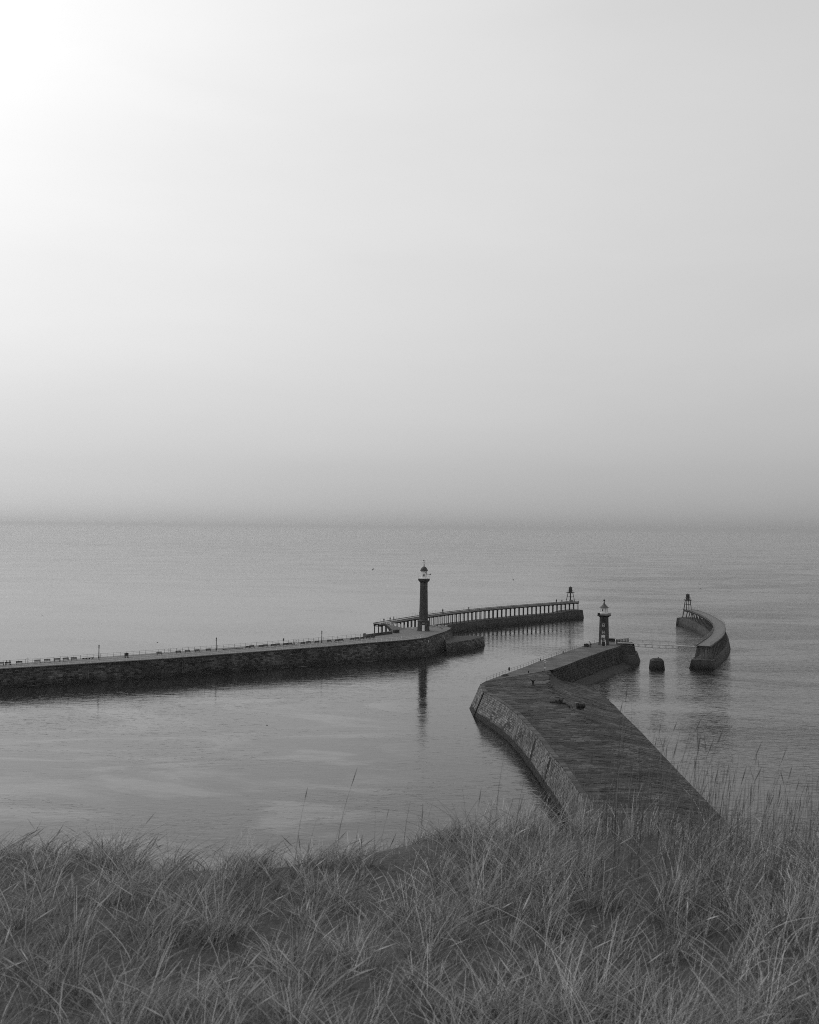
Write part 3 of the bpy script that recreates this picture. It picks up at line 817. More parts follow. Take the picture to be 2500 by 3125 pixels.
for i, p in enumerate(PT['WBOX']):
    b = MB(); b.box((0, 0, .33), (.6, .5, .56), taper=.92); b.box((0, 0, .64), (.66, .56, .07)); b.box((0, 0, .03), (.66, .56, .05))
    o = b.build('white_box', M['white']); o.location = (p[0], p[1] if i == 0 else p[1] - 5.0, p[2] + .02)
    tag(o, ['small white box on the pier deck a few steps left of the tall lighthouse', 'small white box close by the door of the tall lighthouse'][i], 'box', 'white boxes by the tall lighthouse')

# ramp up to the west extension, with white handrails
ra, rt = V(PT['RAMP'][0]), V(PT['RAMP'][1])
ra = Vector((-1.6, 437.5, 6.0)); rt = Vector((-9.0, 431.0, 8.2))
rp = empty('concrete_ramp', ra, 'pale concrete ramp with white handrails climbing left beside the tall lighthouse', 'ramp')
dv = rt - ra; dh = Vector((dv.x, dv.y, 0)).normalized(); sd = Vector((-dh.y, dh.x, 0))
b = MB(); hw = 1.1
bot = [sd * hw, -sd * hw, dv - sd * hw + Vector((0, 0, -dv.z)), dv + sd * hw + Vector((0, 0, -dv.z))]
top = [sd * hw + Vector((0, 0, .08)), -sd * hw + Vector((0, 0, .08)), dv - sd * hw, dv + sd * hw]
b.prism([q + Vector((0, 0, .02)) if i < 2 else dv * .62 + (q - dv) * 1.0 + Vector((0, 0, dv.z * .0)) for i, q in enumerate(bot)], top); b.build('ramp_slab', M['ramp'], rp)
for s_ in (-1, 1):
    hr = MB()
    for f in (.4, .75, 1.1):
        hr.tube([sd * hw * s_ * .95 + Vector((0, 0, f)), dv + sd * hw * s_ * .95 + Vector((0, 0, f))], .045, 6)
    hr.build('handrail', M['white'], rp)
    for k in range(6):
        q = dv * (k / 5) + sd * hw * s_ * .95
        b = MB(); b.tube([q, q + Vector((0, 0, 1.15))], .05, 6); b.build('rail_post', M['white'], rp)
p = PT['DARK']  # dark patch below the ramp, filled by an added box
root = empty('dark_box', (p[0] + .6, p[1], p[2] + .02), 'low dark lidded box on the deck below the concrete ramp', 'box', rz=.7)
b = MB(); b.box((0, 0, .45), (2.2, 1.2, .9)); b.build('body', M['pile'], root)
b = MB(); b.box((0, 0, .95), (2.3, 1.3, .1)); b.build('lid', M['iron'], root)

# ------------------------------------------------------------------ west extension: concrete foot, timber bents, long curving deck
XW = Path(PT['XW'], 2)
xw = empty('pier_extension', (20, 500, 0), 'long curved timber pier extension on a dark concrete foot behind the tall lighthouse', 'pier')
OX = Vector(xw.location)
def ribbon(path, d0, d1, step, prof):
    """prof(d) -> list of (offset to the right of travel, z) forming a closed cross-section"""
    b = MB(); n = max(2, int((d1 - d0) / step)); k = None
    for i in range(n + 1):
        d = lerp(d0, d1, i / n); p = path.at(d); t = path.tan(d); nn = Vector((t.y, -t.x, 0))
        sec = prof(d); k = len(sec)
        for o_, z in sec: b.v.append(tuple(Vector((p.x, p.y, 0)) + nn * o_ + Vector((0, 0, z))))
    for i in range(n):
        for j in range(k):
            j2 = (j + 1) % k
            b.f.append((i * k + j, i * k + j2, (i + 1) * k + j2, (i + 1) * k + j)); b.m.append(0)
    b.f.append(tuple(range(k))); b.f.append(tuple(n * k + j for j in reversed(range(k)))); b.m += [0, 0]
    return b
def shift(b, o):
    b.v = [(v[0] - o.x, v[1] - o.y, v[2] - o.z) for v in b.v]; return b
dbase = 0.0
XWend = XW.at(XW.len); tE = XW.tan(XW.len)
XWlong = Path(XW.p + [XWend + tE * .9], 0)
def wbase(d):
    f = min(1, max(0, (d - XW.len + 16) / 4))
    hi = 3.35 + .75 * f
    return [(-2.6, -1), (-2.6, hi), (2.7 + .7 * f, hi), (3.9 + .5 * f, -1)]
def foot_panels(path, prof, o_, mat_, par, ln=6.0):
    n_ = round(path.len / ln)
    for i in range(n_):
        d0_, d1_ = path.len * i / n_ + .04, path.len * (i + 1) / n_ - .04
        dz, do = rng.uniform(-.06, .06), rng.uniform(-.05, .05)
        shift(ribbon(path, d0_, d1_, 2.0, lambda d: [(a_ + (do if a_ > 0 else -do), z_ + (dz if z_ > 0 else 0)) for a_, z_ in prof(d)]), o_).build('concrete_panel', mat_, par)
    shift(ribbon(path, 0.1, path.len - .1, 3.0, lambda d: [(a_ * .965, z_ - .12) for a_, z_ in prof(d)]), o_).build('concrete_core', M['w_core'], par)
foot_panels(XWlong, wbase, OX, M['conc'], xw)
HW = 1.75
shift(ribbon(XW, 0, XW.len, 2.5, lambda d: [(-HW, 7.95), (-HW, 8.22), (HW, 8.22), (HW, 7.95)]), OX).build('deck', M['plank_w'], xw)
for s_ in (-1, 1):
    shift(ribbon(XW, 0, XW.len, 2.5, lambda d: [(s_ * 1.45 - .16, 7.35), (s_ * 1.45 - .16, 7.945), (s_ * 1.45 + .16, 7.945), (s_ * 1.45 + .16, 7.35)]), OX).build('long_beam', M['pile'], xw)
    shift(ribbon(XW, 0, XW.len, 2.5, lambda d: [(s_ * 1.62 - .1, 8.225), (s_ * 1.62 - .1, 8.42), (s_ * 1.62 + .1, 8.42), (s_ * 1.62 + .1, 8.225)]), OX).build('kerb', M['plank_dark'], xw)
# fascia seen pale from the harbour
shift(ribbon(XW, 0, XW.len, 2.5, lambda d: [(HW + .004, 7.72), (HW + .004, 8.2), (HW + .09, 8.2), (HW + .09, 7.72)]), OX).build('fascia', M['plank_w'], xw)
nb = 50
for i in range(nb):
    d = .5 + (XW.len - 1.0) * i / (nb - 1)
    p = XW.at(d) - OX; t = XW.tan(d); nn = Vector((t.y, -t.x, 0))
    z0 = 3.3
    for s_ in (-1, 1):
        q = p + nn * 1.42 * s_
        b = MB(); b.bar((q.x, q.y, z0 - OX.z), (q.x, q.y, 7.4), .38, .38)
        b.box((q.x, q.y, 7.2), (.8, .36, .3), rz=math.atan2(t.y, t.x)); b.build('column', M['pile'], xw)
    b = MB(); a_, c_ = p + nn * 1.7, p - nn * 1.7
    b.bar((a_.x, a_.y, 7.18), (c_.x, c_.y, 7.18), .3, .3); b.build('cross_beam', M['pile'], xw)
# rails on the extension: thin
railing('extension_railing', 'thin grey railing along the harbour side of the long curved pier extension', 'railing', Path([XW.at(d_) + Vector((XW.tan(d_).y, -XW.tan(d_).x, 0)) * 1.62 + Vector((0, 0, -.1)) for d_ in np.linspace(13, XW.len - .3, 50)]), spacing=3.1, mat=M['rail_grey'], rails=(1.0,), pr=.022, rr=.013, lift=.22)
railing('extension_railing', 'thin grey railing along the seaward side of the long curved pier extension', 'railing', Path([XW.at(d_) - Vector((XW.tan(d_).y, -XW.tan(d_).x, 0)) * 1.62 + Vector((0, 0, -.1)) for d_ in np.linspace(3, XW.len - .3, 50)]), spacing=3.1, mat=M['rail_grey'], rails=(1.0,), pr=.022, rr=.013, lift=.22)

# ------------------------------------------------------------------ beacons at both harbour mouths
def beacon(p, label, z_, legs_bottom, tall, rz, pale):
    root = empty('harbour_beacon', (p[0], p[1], z_), label, 'beacon', 'beacons at the harbour mouth', rz)
    hl = tall
    for sx_ in (-1, 1):
        for sy_ in (-1, 1):
            b = MB(); b.bar((sx_ * legs_bottom, sy_ * legs_bottom, 0), (sx_ * .85, sy_ * .85, hl), .26, .26); b.build('leg', M['pile'], root)
    b = MB()
    for f in (.55,):
        w = lerp(legs_bottom, .85, f)
        for s_ in (-1, 1):
            b.bar((-w, s_ * w, hl * f), (w, s_ * w, hl * f), .12, .12); b.bar((s_ * w, -w, hl * f), (s_ * w, w, hl * f), .12, .12)
    b.build('bracing', M['pile'], root)
    b = MB(); b.box((0, 0, hl + .12), (2.9, 2.9, .24)); b.box((0, 0, hl - .1), (2.3, 2.3, .2)); b.build('platform', M['pile'], root)
    ln = MB(); ln.lathe([(.92, hl + .24), (.92, hl + .4), (.86, hl + .45), (.86, hl + 2.5), (.96, hl + 2.55), (.9, hl + 2.7), (.5, hl + 2.95), (.15, hl + 3.05)], 16); lo = ln.build('lantern', M['iron_grey'], root)
    b = MB(); b.lathe([(.14, hl + 3.0), (.16, hl + 3.15), (.05, hl + 3.25), (.03, hl + 3.5)], 8); b.build('finial', M['iron'], lo)
    b = MB(); b.box((0, -.86, hl + 1.5), (.5, .1, .8)); b.build('light_window', M['glass'], lo)
    for k in range(8):
        a = 2 * math.pi * k / 8
        b = MB(); b.tube([(1.35 * math.cos(a), 1.35 * math.sin(a), hl + .24), (1.35 * math.cos(a), 1.35 * math.sin(a), hl + 1.3)], .03, 5); b.build('rail_post', M['rail_grey'], root)
    b = MB(); b.tube([(1.35 * math.cos(2 * math.pi * k / 16), 1.35 * math.sin(2 * math.pi * k / 16), hl + 1.3) for k in range(17)], .03, 5); b.build('rail', M['rail_grey'], root)
    if pale:
        b = MB(); b.tube([(0, 0, 0), (0, 0, hl)], .3, 10); b.build('ladder_trunk', M['pile'], root)
        b = MB(); b.box((-.9, -1.2, .5), (2.6, .5, 1.0)); b.build('pale_cabinet', M['grey_pale'], root)
    return root
beacon(PT['BEACW'], 'dark timber beacon tower on the far end of the left pier extension', 8.23, 1.55, 4.5, .75, True)
beacon(PT['BEACE'], 'dark timber beacon tower on the far end of the right curved extension', 7.33, 1.3, 4.6, .2, False)

# ------------------------------------------------------------------ east extension
XE = Path(PT['XE'], 2)
xe = empty('pier_extension', (118, 450, 0), 'curved timber pier extension on raking piles and concrete foot, right side', 'pier')
OE = Vector(xe.location)
EHW = 2.35
def ebase(d):
    f = d / XE.len
    hi = 3.0 + .5 * f
    g = min(1, max(0, (f - .82) / .12))
    return [(-3.5 - 1.4 * g, hi), (3.4, hi), (4.3, -1), (-4.5 - 1.4 * g, -1)]
XE0 = XE.at(0) - XE.tan(0) * 2.6
tE = XE.tan(XE.len); hd = Vector((-.75, .66, 0))
XElong = Path([XE0] + XE.p[1:] + [XE.at(XE.len) + hd * 3.0], 0)
foot_panels(XElong, ebase, OE, M['conc_e'], xe, 5.0)
shift(ribbon(XE, 0, XE.len, 2.5, lambda d: [(-EHW, 7.1), (-EHW, 7.32), (EHW, 7.32), (EHW, 7.1)]), OE).build('deck', M['plank'], xe)
for s_ in (-1, 1):
    shift(ribbon(XE, 0, XE.len, 2.5, lambda d: [(s_ * 1.95 - .18, 6.5), (s_ * 1.95 - .18, 7.095), (s_ * 1.95 + .18, 7.095), (s_ * 1.95 + .18, 6.5)]), OE).build('long_beam', M['pile'], xe)
    shift(ribbon(XE, 0, XE.len, 2.5, lambda d: [(s_ * 2.2 - .1, 7.325), (s_ * 2.2 - .1, 7.5), (s_ * 2.2 + .1, 7.5), (s_ * 2.2 + .1, 7.325)]), OE).build('kerb', M['plank_dark'] if s_ < 0 else M['plank'], xe)
nb = 46
for i in range(nb):
    d = .4 + (XE.len - .8) * i / (nb - 1)
    p = XE.at(d) - OE; t = XE.tan(d); nn = Vector((t.y, -t.x, 0))
    z0 = 2.95 + .5 * d / XE.len
    for s_ in (-1, 1):
        a_, c_ = p + nn * 2.75 * s_, p + nn * 2.0 * s_
        b = MB(); b.bar((a_.x, a_.y, z0), (c_.x, c_.y, 6.7), .36, .36); b.build('pile', M['pile_e'], xe)
    b = MB(); a_, c_ = p + nn * 2.3, p - nn * 2.3
    b.bar((a_.x, a_.y, 6.62), (c_.x, c_.y, 6.62), .3, .3); b.build('cross_beam', M['pile_e'], xe)
    if i in (0, 1, 2, 4, 6):
        for x_ in (-.8, .8):
            q = p + nn * x_
            b = MB(); b.bar((q.x, q.y, z0), (q.x, q.y, 6.6), .26, .26); b.build('pile', M['plank'], xe)
for s_, nm in ((-1, 'inner'), (1, 'outer')):
    railing('extension_railing', 'pale triple railing along the %s curve of the right pier extension' % nm, 'railing', Path([XE.at(d_) + Vector((XE.tan(d_).y, -XE.tan(d_).x, 0)) * 2.2 * s_ + Vector((0, 0, -.1)) for d_ in np.linspace(.3, XE.len - .3, 60)]), spacing=2.8, mat=M['grey_pale'], rails=(1.0, .62, .25), pr=.035, rr=.028, lift=.2)

# ------------------------------------------------------------------ footbridge
A, B = V(PT['BR'][0]), V(PT['BR'][1])
br = empty('footbridge', A, 'slender pale footbridge with hanging truss linking the two right-hand piers', 'bridge')
dv = B - A; u = dv.normalized(); sd = Vector((-u.y, u.x, 0)).normalized()
b = MB(); b.bar(Vector((0, 0, 0)), dv, 1.3, .12); b.build('deck', M['bridge'], br)
for s_ in (-1, 1):
    b = MB()
    b.bar(sd * .68 * s_ + Vector((0, 0, -.06)), dv + sd * .68 * s_ + Vector((0, 0, -.06)), .05, .16); b.build('girder', M['bridge'], br)
    b = MB(); pts = []
    for k in range(17):
        f = k / 16
        pts.append(dv * f + sd * .6 * s_ + Vector((0, 0, -.15 - 1.0 * (1 - (2 * f - 1) ** 2) ** .8)))
    b.tube(pts, .045, 6); b.build('tie_rod', M['bridge'], br)
    for k in range(8):
        f = .19 + .088 * k
        zb = -.15 - 1.0 * (1 - (2 * f - 1) ** 2) ** .8
        for e in (-.30, .30):
            b = MB(); b.tube([dv * f + u * e + sd * .64 * s_ + Vector((0, 0, -.1)), dv * f + sd * .6 * s_ + Vector((0, 0, zb))], .04, 5); b.build('strut', M['bridge'], br)
    b = MB()
    b.tube([sd * .66 * s_ + Vector((0, 0, 1.1)), dv + sd * .66 * s_ + Vector((0, 0, 1.1))], .02, 5); b.build('handrail', M['rail_grey'], br)
    for k in range(10):
        q = dv * (k / 9) + sd * .66 * s_
        b = MB(); b.tube([q, q + Vector((0, 0, 1.1))], .018, 5); b.build('rail_post', M['rail_grey'], br)

# stump of an old pier leg
p = PT['STUB']
root = empty('concrete_stump', (p[0], p[1] + 1.9, -.8), 'lone dark concrete stump standing in the water under the footbridge', 'pier stump')
b = MB(); b.prism([(-2.25, -2.05, 0), (2.25, -2.05, 0), (2.25, 2.05, 0), (-2.25, 2.05, 0)], [(-1.95, -1.75, 3.5), (1.85, -1.75, 3.5), (1.85, 1.7, 3.5), (-1.95, 1.7, 3.5)])
b.prism([(-1.95, -1.75, 3.5), (1.85, -1.75, 3.5), (1.85, 1.7, 3.5), (-1.95, 1.7, 3.5)], [(-1.0, -1.1, 4.15), (1.35, -1.1, 4.15), (1.35, 1.2, 4.15), (-1.0, 1.2, 4.15)]); b.build('block', M['conc'], root)
b = MB(); b.lathe([(.2, 4.1), (.2, 4.35), (.12, 4.55)], 8, c=(.4, 0, 0)); b.build('iron_stub', M['iron_grey'], root)

# ------------------------------------------------------------------ east pier
EL = [V(p) for p in PT['EL']]
ic = 11                                              # corner index
ep = empty('stone_pier', (35, 230, 0), 'broad weathered stone pier in the right foreground with a bent head', 'pier')
OP = Vector(ep.location)
def el(pts): return [Vector(p) - OP for p in pts]
Ltop = EL[ic:]                                       # corner ... towards the camera
Lbot = [(15.4, 283.5), (15.7, 272.8), (17.8, 262.5), (20.2, 248.8), (21.9, 236.8), (22.8, 223.2), (23.5, 208.8), (23.9, 197), (24.3, 186.5), (24.5, 175.5), (24.5, 157), (23.8, 134)]
_lb = [Vector((x - .25, y, -.8)) for x, y in Lbot]
def _lb_at(y):
    for a, c_ in zip(_lb[:-1], _lb[1:]):
        if c_.y <= y <= a.y: return a.lerp(c_, (a.y - y) / (a.y - c_.y))
    return _lb[-1].copy() if y < _lb[-1].y else _lb[0].copy()
Lbot = [_lb[0], _lb[1]] + [_lb_at(p.y - .6) for p in Ltop[2:]]
for p, q in zip(Ltop[2:], Lbot[2:]): q.y = p.y - .6
# near deck as rows L -> R
ERp = [V(p) for p in PT['ER']][::-1]                 # near -> far
def R_at(y):
    pts = [Vector((44.5, 134, 3.8))] + ERp
    for a, c_ in zip(pts[:-1], pts[1:]):
        if a.y <= y <= c_.y: return a.lerp(c_, (y - a.y) / (c_.y - a.y))
    return pts[0].copy() if y < pts[0].y else pts[-1].copy()
Lrev = Ltop[::-1]
def L_at(y):
    for a, c_ in zip(Lrev[:-1], Lrev[1:]):
        if a.y <= y <= c_.y: return a.lerp(c_, (y - a.y) / (c_.y - a.y))
    return Lrev[0].copy() if y < Lrev[0].y else Lrev[-1].copy()
AR = [V(p) for p in PT['AR']]
AR0 = AR[0]
ROWS = []                                            # each: (L, knee, R)
for y in np.arange(134, 284, 4.0):
    L_ = L_at(y); R_ = R_at(y)
    K = L_.lerp(R_, .52); K.z = L_.z + .05
    ROWS.append((L_, K, R_))
nf = 8
Lc, Rc = L_at(284), R_at(284)
for i in range(nf + 1):
    f = i / nf
    L_ = Lc.lerp(EL[10], f)
    K = Lc.lerp(Rc, .52).lerp(AR0 + Vector((-.2, -.4, -.12)), f); K.z = lerp(5.65, AR0.z - .1, f)
    R_ = Rc.lerp(V(PT['ER'][0]), f)
    ROWS.append((L_, K, R_))
def row_pt(row, u):
    L_, K, R_ = row
    uk = .52
    if u < uk: return L_.lerp(K, u / uk)
    f = (u - uk) / (1 - uk)
    p = K.lerp(R_, f); p.z = lerp(K.z, R_.z, f ** (1.3 if R_.y < 225 else max(.45, 1.3 - .85 * (R_.y - 225) / 80)))
    return p
def deck_z(x, y):
    y = min(y, 284)
    L_ = L_at(y); R_ = R_at(y); K = L_.lerp(R_, .52); K.z = L_.z + .05
    return row_pt((L_, K, R_), min(1, max(0, (x - L_.x) / (R_.x - L_.x)))).z
NU = 20
b = MB()
for r_ in ROWS:
    for i in range(NU + 1): b.v.append(tuple(row_pt(r_, i / NU) - OP))
for j in range(len(ROWS) - 1):
    for i in range(NU):
        a = j * (NU + 1) + i
        b.f.append((a, a + 1, a + NU + 2, a + NU + 1)); b.m.append(0)
# right side skirt down to the sea bed
sk = len(b.v)
for r_ in ROWS: b.v.append(tuple(r_[2] + Vector((1.2, 0, 0)) - OP + Vector((0, 0, -1.5 - r_[2].z))))
for j in range(len(ROWS) - 1):
    b.f.append((j * (NU + 1) + NU, sk + j, sk + j + 1, (j + 1) * (NU + 1) + NU)); b.m.append(0)
b.build('core_deck', M['e_joint'], ep)
# left wall core + stones
b = MB()
for i in range(len(Ltop) - 1):
    b.add(el([Lbot[i], Lbot[i + 1], Ltop[i + 1], Ltop[i]]), [(0, 1, 2, 3)])
b.build('core_wall', M['e_core'], ep)
ms = Masonry('stone_block', M['e_stone'], ep, 'stone_blocks')
fenders = [(PT['EL'][12], .35)]
slots = [198.5, 216.0]
def near_slot(c): return any(abs(c.y - y_) < .55 + .25 * (i) for i, y_ in enumerate(slots)) and c.z < 5.2
wall_courses(ms, Lbot, Ltop, .46, .65, 1.25, .035, .075, skip=near_slot)
# outward normal must face the harbour (left)
ms.finish(300, lambda p: 176 < p.y < 262 and p.z > .8)
# coping row
cp = Path(Ltop); d = 0
while d < cp.len - 1:
    ln = rng.uniform(1.1, 1.9)
    a, c_ = cp.at(d) - OP, cp.at(min(d + ln - .05, cp.len)) - OP
    t = (c_ - a).normalized(); inn = Vector((-t.y, t.x, 0))
    bc = MB(); bc.bar(a + inn * .42 + Vector((0, 0, .05)), c_ + inn * .42 + Vector((0, 0, .05 + rng.uniform(-.04, .05))), .95 + rng.uniform(-.1, .1), .18); d += ln
    bc.build('coping_stone', M['e_coping'], ep)
# paving
ms = Masonry('paving_slab', M['e_slab'], ep, 'paving_slabs')
def row_interp(v):
    i = min(int(v), len(ROWS) - 2); f = v - i
    return tuple(a.lerp(c_, f) for a, c_ in zip(ROWS[i], ROWS[i + 1]))
v = 0.0
while v < len(ROWS) - 1.02:
    dep = rng.uniform(.6, 1.0) / 4.0
    if v > len(ROWS) - 1 - nf: dep *= 1.3
    rw = row_interp(min(v + dep / 2, len(ROWS) - 1.01)); r0_, r1_ = row_interp(v), row_interp(min(v + dep, len(ROWS) - 1.001))
    wid = (rw[2] - rw[0]).length
    x = rng.uniform(.9, 1.3)
    while x < wid - .3:
        w = min(rng.uniform(.9, 2.6), wid - x)
        ua = (x + w / 2) / wid
        c_ = row_pt(rw, ua)
        ax = (row_pt(rw, min(1, ua + .02)) - row_pt(rw, max(0, ua - .02))).normalized()
        fw = (row_pt(r1_, ua) - row_pt(r0_, ua)); dd = fw.length; fw.normalize()
        up = ax.cross(fw).normalized(); fw2 = up.cross(ax)
        if up.z > .9: ms.add(c_, ax, up, fw2, w - rng.uniform(.06, .25), rng.choice((.02, .03, .04, .06)), dd - rng.uniform(.05, .2))
        x += w
    v += dep
ms.finish(300, lambda p: p.y > 178 and p.z > .2)
# the bent arm: deck and side walls
EA = EL[:ic]                                         # lighthouse end ... corner
arm_out = EA[::-1] + [Vector(p) for p in AR[::-1]]   # corner -> far end (left edge), then back along the right edge
b = MB(); n = len(arm_out)
b.add([p + Vector((0, 0, .03)) - OP for p in arm_out], [tuple(range(n))])
b.build('arm_deck', M['e_armdeck'], ep)
b = MB()
far = EA[::-1]
ARwall_top = AR[:8]
ARbot = []
for i, p in enumerate(ARwall_top):
    t = (ARwall_top[min(i + 1, 7)] - ARwall_top[max(i - 1, 0)]); t.z = 0; t.normalize()
    q = p + Vector((t.y, -t.x, 0)) * (1.6 if i else .5); q.z = .2 if i else .2; ARbot.append(q)
for a, c_, a2, c2 in zip(ARbot[:-1], ARbot[1:], ARwall_top[:-1], ARwall_top[1:]): b.add(el([a + Vector((0, 0, -1)), c_ + Vector((0, 0, -1)), c2, a2]), [(0, 1, 2, 3)])
rest_ = [ARwall_top[-1]] + AR[8:] + far[::-1]
for a, c_ in zip(rest_[:-1], rest_[1:]): b.add(el([Vector((a.x, a.y, -1)), Vector((c_.x, c_.y, -1)), c_, a]), [(0, 1, 2, 3)])
b.add(el([Vector((far[0].x, far[0].y, -1)), Vector((Lbot[0].x, Lbot[0].y, -1)), Ltop[0], far[0]]), [(0, 1, 2, 3)])
b.build('arm_wall', M['e_core'], ep)
ms = Masonry('rough_block', M['e_arm'], ep, 'rough_blocks')
wall_courses(ms, ARbot, ARwall_top, .62, .9, 1.9, .04, .16)
ms.finish(300, lambda p: p.z > .3)
# weedy apron at the foot of the arm
AW = [V(p) for p in PT['ARw']]
b = MB()
inner = [q for q in ARbot[1:7]]
k = min(len(inner), len(AW))
inner_p, aw_p = Path(inner), Path(AW)
for i in range(15):
    f = i / 14
    a = inner_p.at(inner_p.len * f); c_ = aw_p.at(aw_p.len * f)
    wob = .25 * math.sin(i * 1.9)
    b.v += [tuple(Vector((a.x, a.y, 1.25 + .1 * math.sin(i))) - OP), tuple(Vector((lerp(a.x, c_.x, .7), lerp(a.y, c_.y, .7), .55)) - OP), tuple(Vector((c_.x + wob, c_.y - wob, -.3)) - OP)]
for i in range(14):
    for j in range(2): b.f.append((i * 3 + j, i * 3 + j + 1, (i + 1) * 3 + j + 1, (i + 1) * 3 + j)); b.m.append(0)
b.build('weedy_apron', M['apron'], ep, True)
# ledge at the far end below the bridge
b = MB(); b.prism(el([(73.6, 370.5, -1), (77.2, 378.5, -1), (80.2, 391, -1), (75, 394, -1), (69, 374, -1)]), el([(74.3, 374.5, 3.4), (76.9, 381, 3.5), (78.4, 390, 3.5), (74.5, 393, 3.5), (70, 377, 3.4)])); b.build('end_ledge', M['e_arm'], ep)
# timber fender seam at the corner and weed-stained slots
for (yy, w) in ((272.4, .3), (slots[0], .7), (slots[1], 1.0)):
    i = next(k for k in range(len(Ltop) - 1) if Ltop[k + 1].y <= yy <= Ltop[k].y)
    f = (Ltop[i].y - yy) / (Ltop[i].y - Ltop[i + 1].y)
    t_, b_ = Ltop[i].lerp(Ltop[i + 1], f), Lbot[i].lerp(Lbot[i + 1], f)
    b = MB(); b.bar(b_ + Vector((-.02 if w > .5 else -.16, 0, 0)) - OP, b_.lerp(t_, .86 if w > .5 else 1.0) + Vector((-.02 if w > .5 else -.16, 0, 0)) - OP, w, .12 if w > .5 else .3); b.build('timber_fender', M['pile'], ep)

# railing on the harbour edge of the arm
arm_path = Path(inset([Vector(p) for p in EL[1:11]][::-1], -.35))
railing('pier_railing', 'thin dark railing along the harbour edge of the right stone pier', 'railing', arm_path, mat=M['rail_grey'], spacing=2.4, rails=(1.0, .6), pr=.04, rr=.024)

# ------------------------------------------------------------------ east lighthouse
p = PT['ELH']
le = empty('short_lighthouse', (p[0], p[1] + .6, p[2] + .04), 'short dark stone lighthouse with white lantern and pointed grey roof', 'lighthouse', rz=-.16)
a8 = math.pi / 8
b = MB(); b.lathe([(2.0, 0), (1.95, .4), (1.86, .45), (1.84, .6), (1.56, 9.1), (1.56, 9.2)], 8, a0=a8); b.build('tower', M['lh_stone'], le)
b = MB(); b.lathe([(1.58, 9.2), (1.75, 9.35), (2.2, 9.62), (2.38, 9.7), (2.38, 9.85), (2.2, 9.88)], 16, a0=a8); b.build('gallery_corbel', M['lh_stone'], le)
b = MB(); b.lathe([(1.3, 9.88), (1.3, 10.7), (1.14, 10.72), (1.14, 12.35), (1.2, 12.4)], 16); lo = b.build('lantern', M['white'], le)
b = MB(); b.box((-.58, -1.02, 11.55), (.3, .1, .5), rz=-.5); b.build('window', M['glass'], lo)
for k in range(8):
    a = 2 * math.pi * (k + .5) / 8
    b = MB(); b.box((1.17 * math.cos(a), 1.17 * math.sin(a), 11.55), (.07, .07, 1.6), rz=a); b.build('glazing_bar', M['grey_pale'], lo)
b = MB(); b.lathe([(2.26, 9.88), (2.26, 10.45), (2.2, 10.45), (2.2, 9.9)], 16); b.build('gallery_parapet', M['grey_pale'], le)
gallery_rail(le, 2.23, 10.45, .5, 16, M['rail_white'], (1.0, .5), .03, .022)
b = MB(); b.box((-1.75, -1.7, 10.3), (.55, .4, .7)); b.build('lamp_box', M['iron'], le)
b = MB(); b.lathe([(1.62, 12.36), (1.6, 12.44), (1.05, 12.8), (.55, 13.3), (.3, 13.7), (.24, 13.78)], 16); rf = b.build('roof', M['roofgrey'], le)
b = MB(); b.lathe([(.26, 13.7), (.22, 13.9), (.15, 14.2), (.16, 14.5), (.3, 14.62), (.32, 14.8), (.2, 14.98), (.05, 15.05), (.03, 15.4)], 12); b.build('finial', M['iron'], rf)
for k, z in enumerate((4.15, 6.55)):
    rr = lerp(1.84, 1.56, (z - .6) / 8.5) * math.cos(a8)
    fr = MB()
    for dx in (-.33, .33): fr.box((dx - .22, -rr - .02, z), (.1, .14, 1.05))
    for dz in (-.5, .0, .5): fr.box((-.22, -rr - .02, z + dz), (.6, .13, .09))
    fo = fr.build('window', M['white'], le)
    b = MB(); b.box((-.22, -rr + .02, z), (.58, .1, .98)); b.build('pane', M['glass'], fo)
rr = lerp(1.84, 1.56, .2) * math.cos(a8)
b = MB(); b.box((-.22, -rr - .02, 2.15), (1.15, .2, 2.2)); dr = b.build('door', M['white'], le)
b = MB(); b.box((.15, -rr - .14, 2.0), (.08, .06, .2)); b.build('handle', M['iron'], dr)
st = MB()
for k in range(6): st.box((-.22, -rr - .35 - .34 * k, (1.05 - .17 * k) / 2), (1.25, .34, 1.05 - .17 * k))
st.build('steps', M['e_arm'], le)
for s_ in (-1, 1):
    b = MB(); b.bar((-.22 + .68 * s_, -rr - .2, 1.75), (-.22 + .68 * s_, -rr - 2.2, .55), .12, .14); b.bar((-.22 + .68 * s_, -rr - 2.2, 0), (-.22 + .68 * s_, -rr - 2.2, .6), .14, .14); b.bar((-.22 + .68 * s_, -rr - .2, .9), (-.22 + .68 * s_, -rr - .2, 1.8), .1, .1); b.build('handrail', M['white'], le)

# low wall, gate post and dark fence panel by the bridge head
a, c_ = V(PT['LWALL'][0]), V(PT['LWALL'][1])
root = empty('low_stone_wall', a, 'low dark stone wall just right of the short lighthouse', 'wall')
b = MB(); b.bar(Vector((0, 0, .5)), c_ - a + Vector((0, 0, .5)), .5, 1.0); b.build('wall', M['e_arm'], root)
b = MB(); b.bar(Vector((0, 0, 1.04)), c_ - a + Vector((0, 0, 1.04)), .6, .09); b.build('coping', M['e_arm'], root)
ab = MB(); ab.prism([(70.4, 377.6, 2.0), (76.0, 377.8, 2.0), (76.6, 388, 2.0), (71, 389, 2.0)], [(69.6, 379.2, 6.55), (75.3, 379.2, 7.0), (75.6, 385.5, 7.0), (70.5, 386.2, 6.55)])
ab.v = [(v[0] - 73, v[1] - 383, v[2]) for v in ab.v]
o = ab.build('bridge_abutment', M['e_arm']); o.location = (73, 383, 0); tag(o, 'dark stone abutment under the left end of the footbridge', 'abutment')
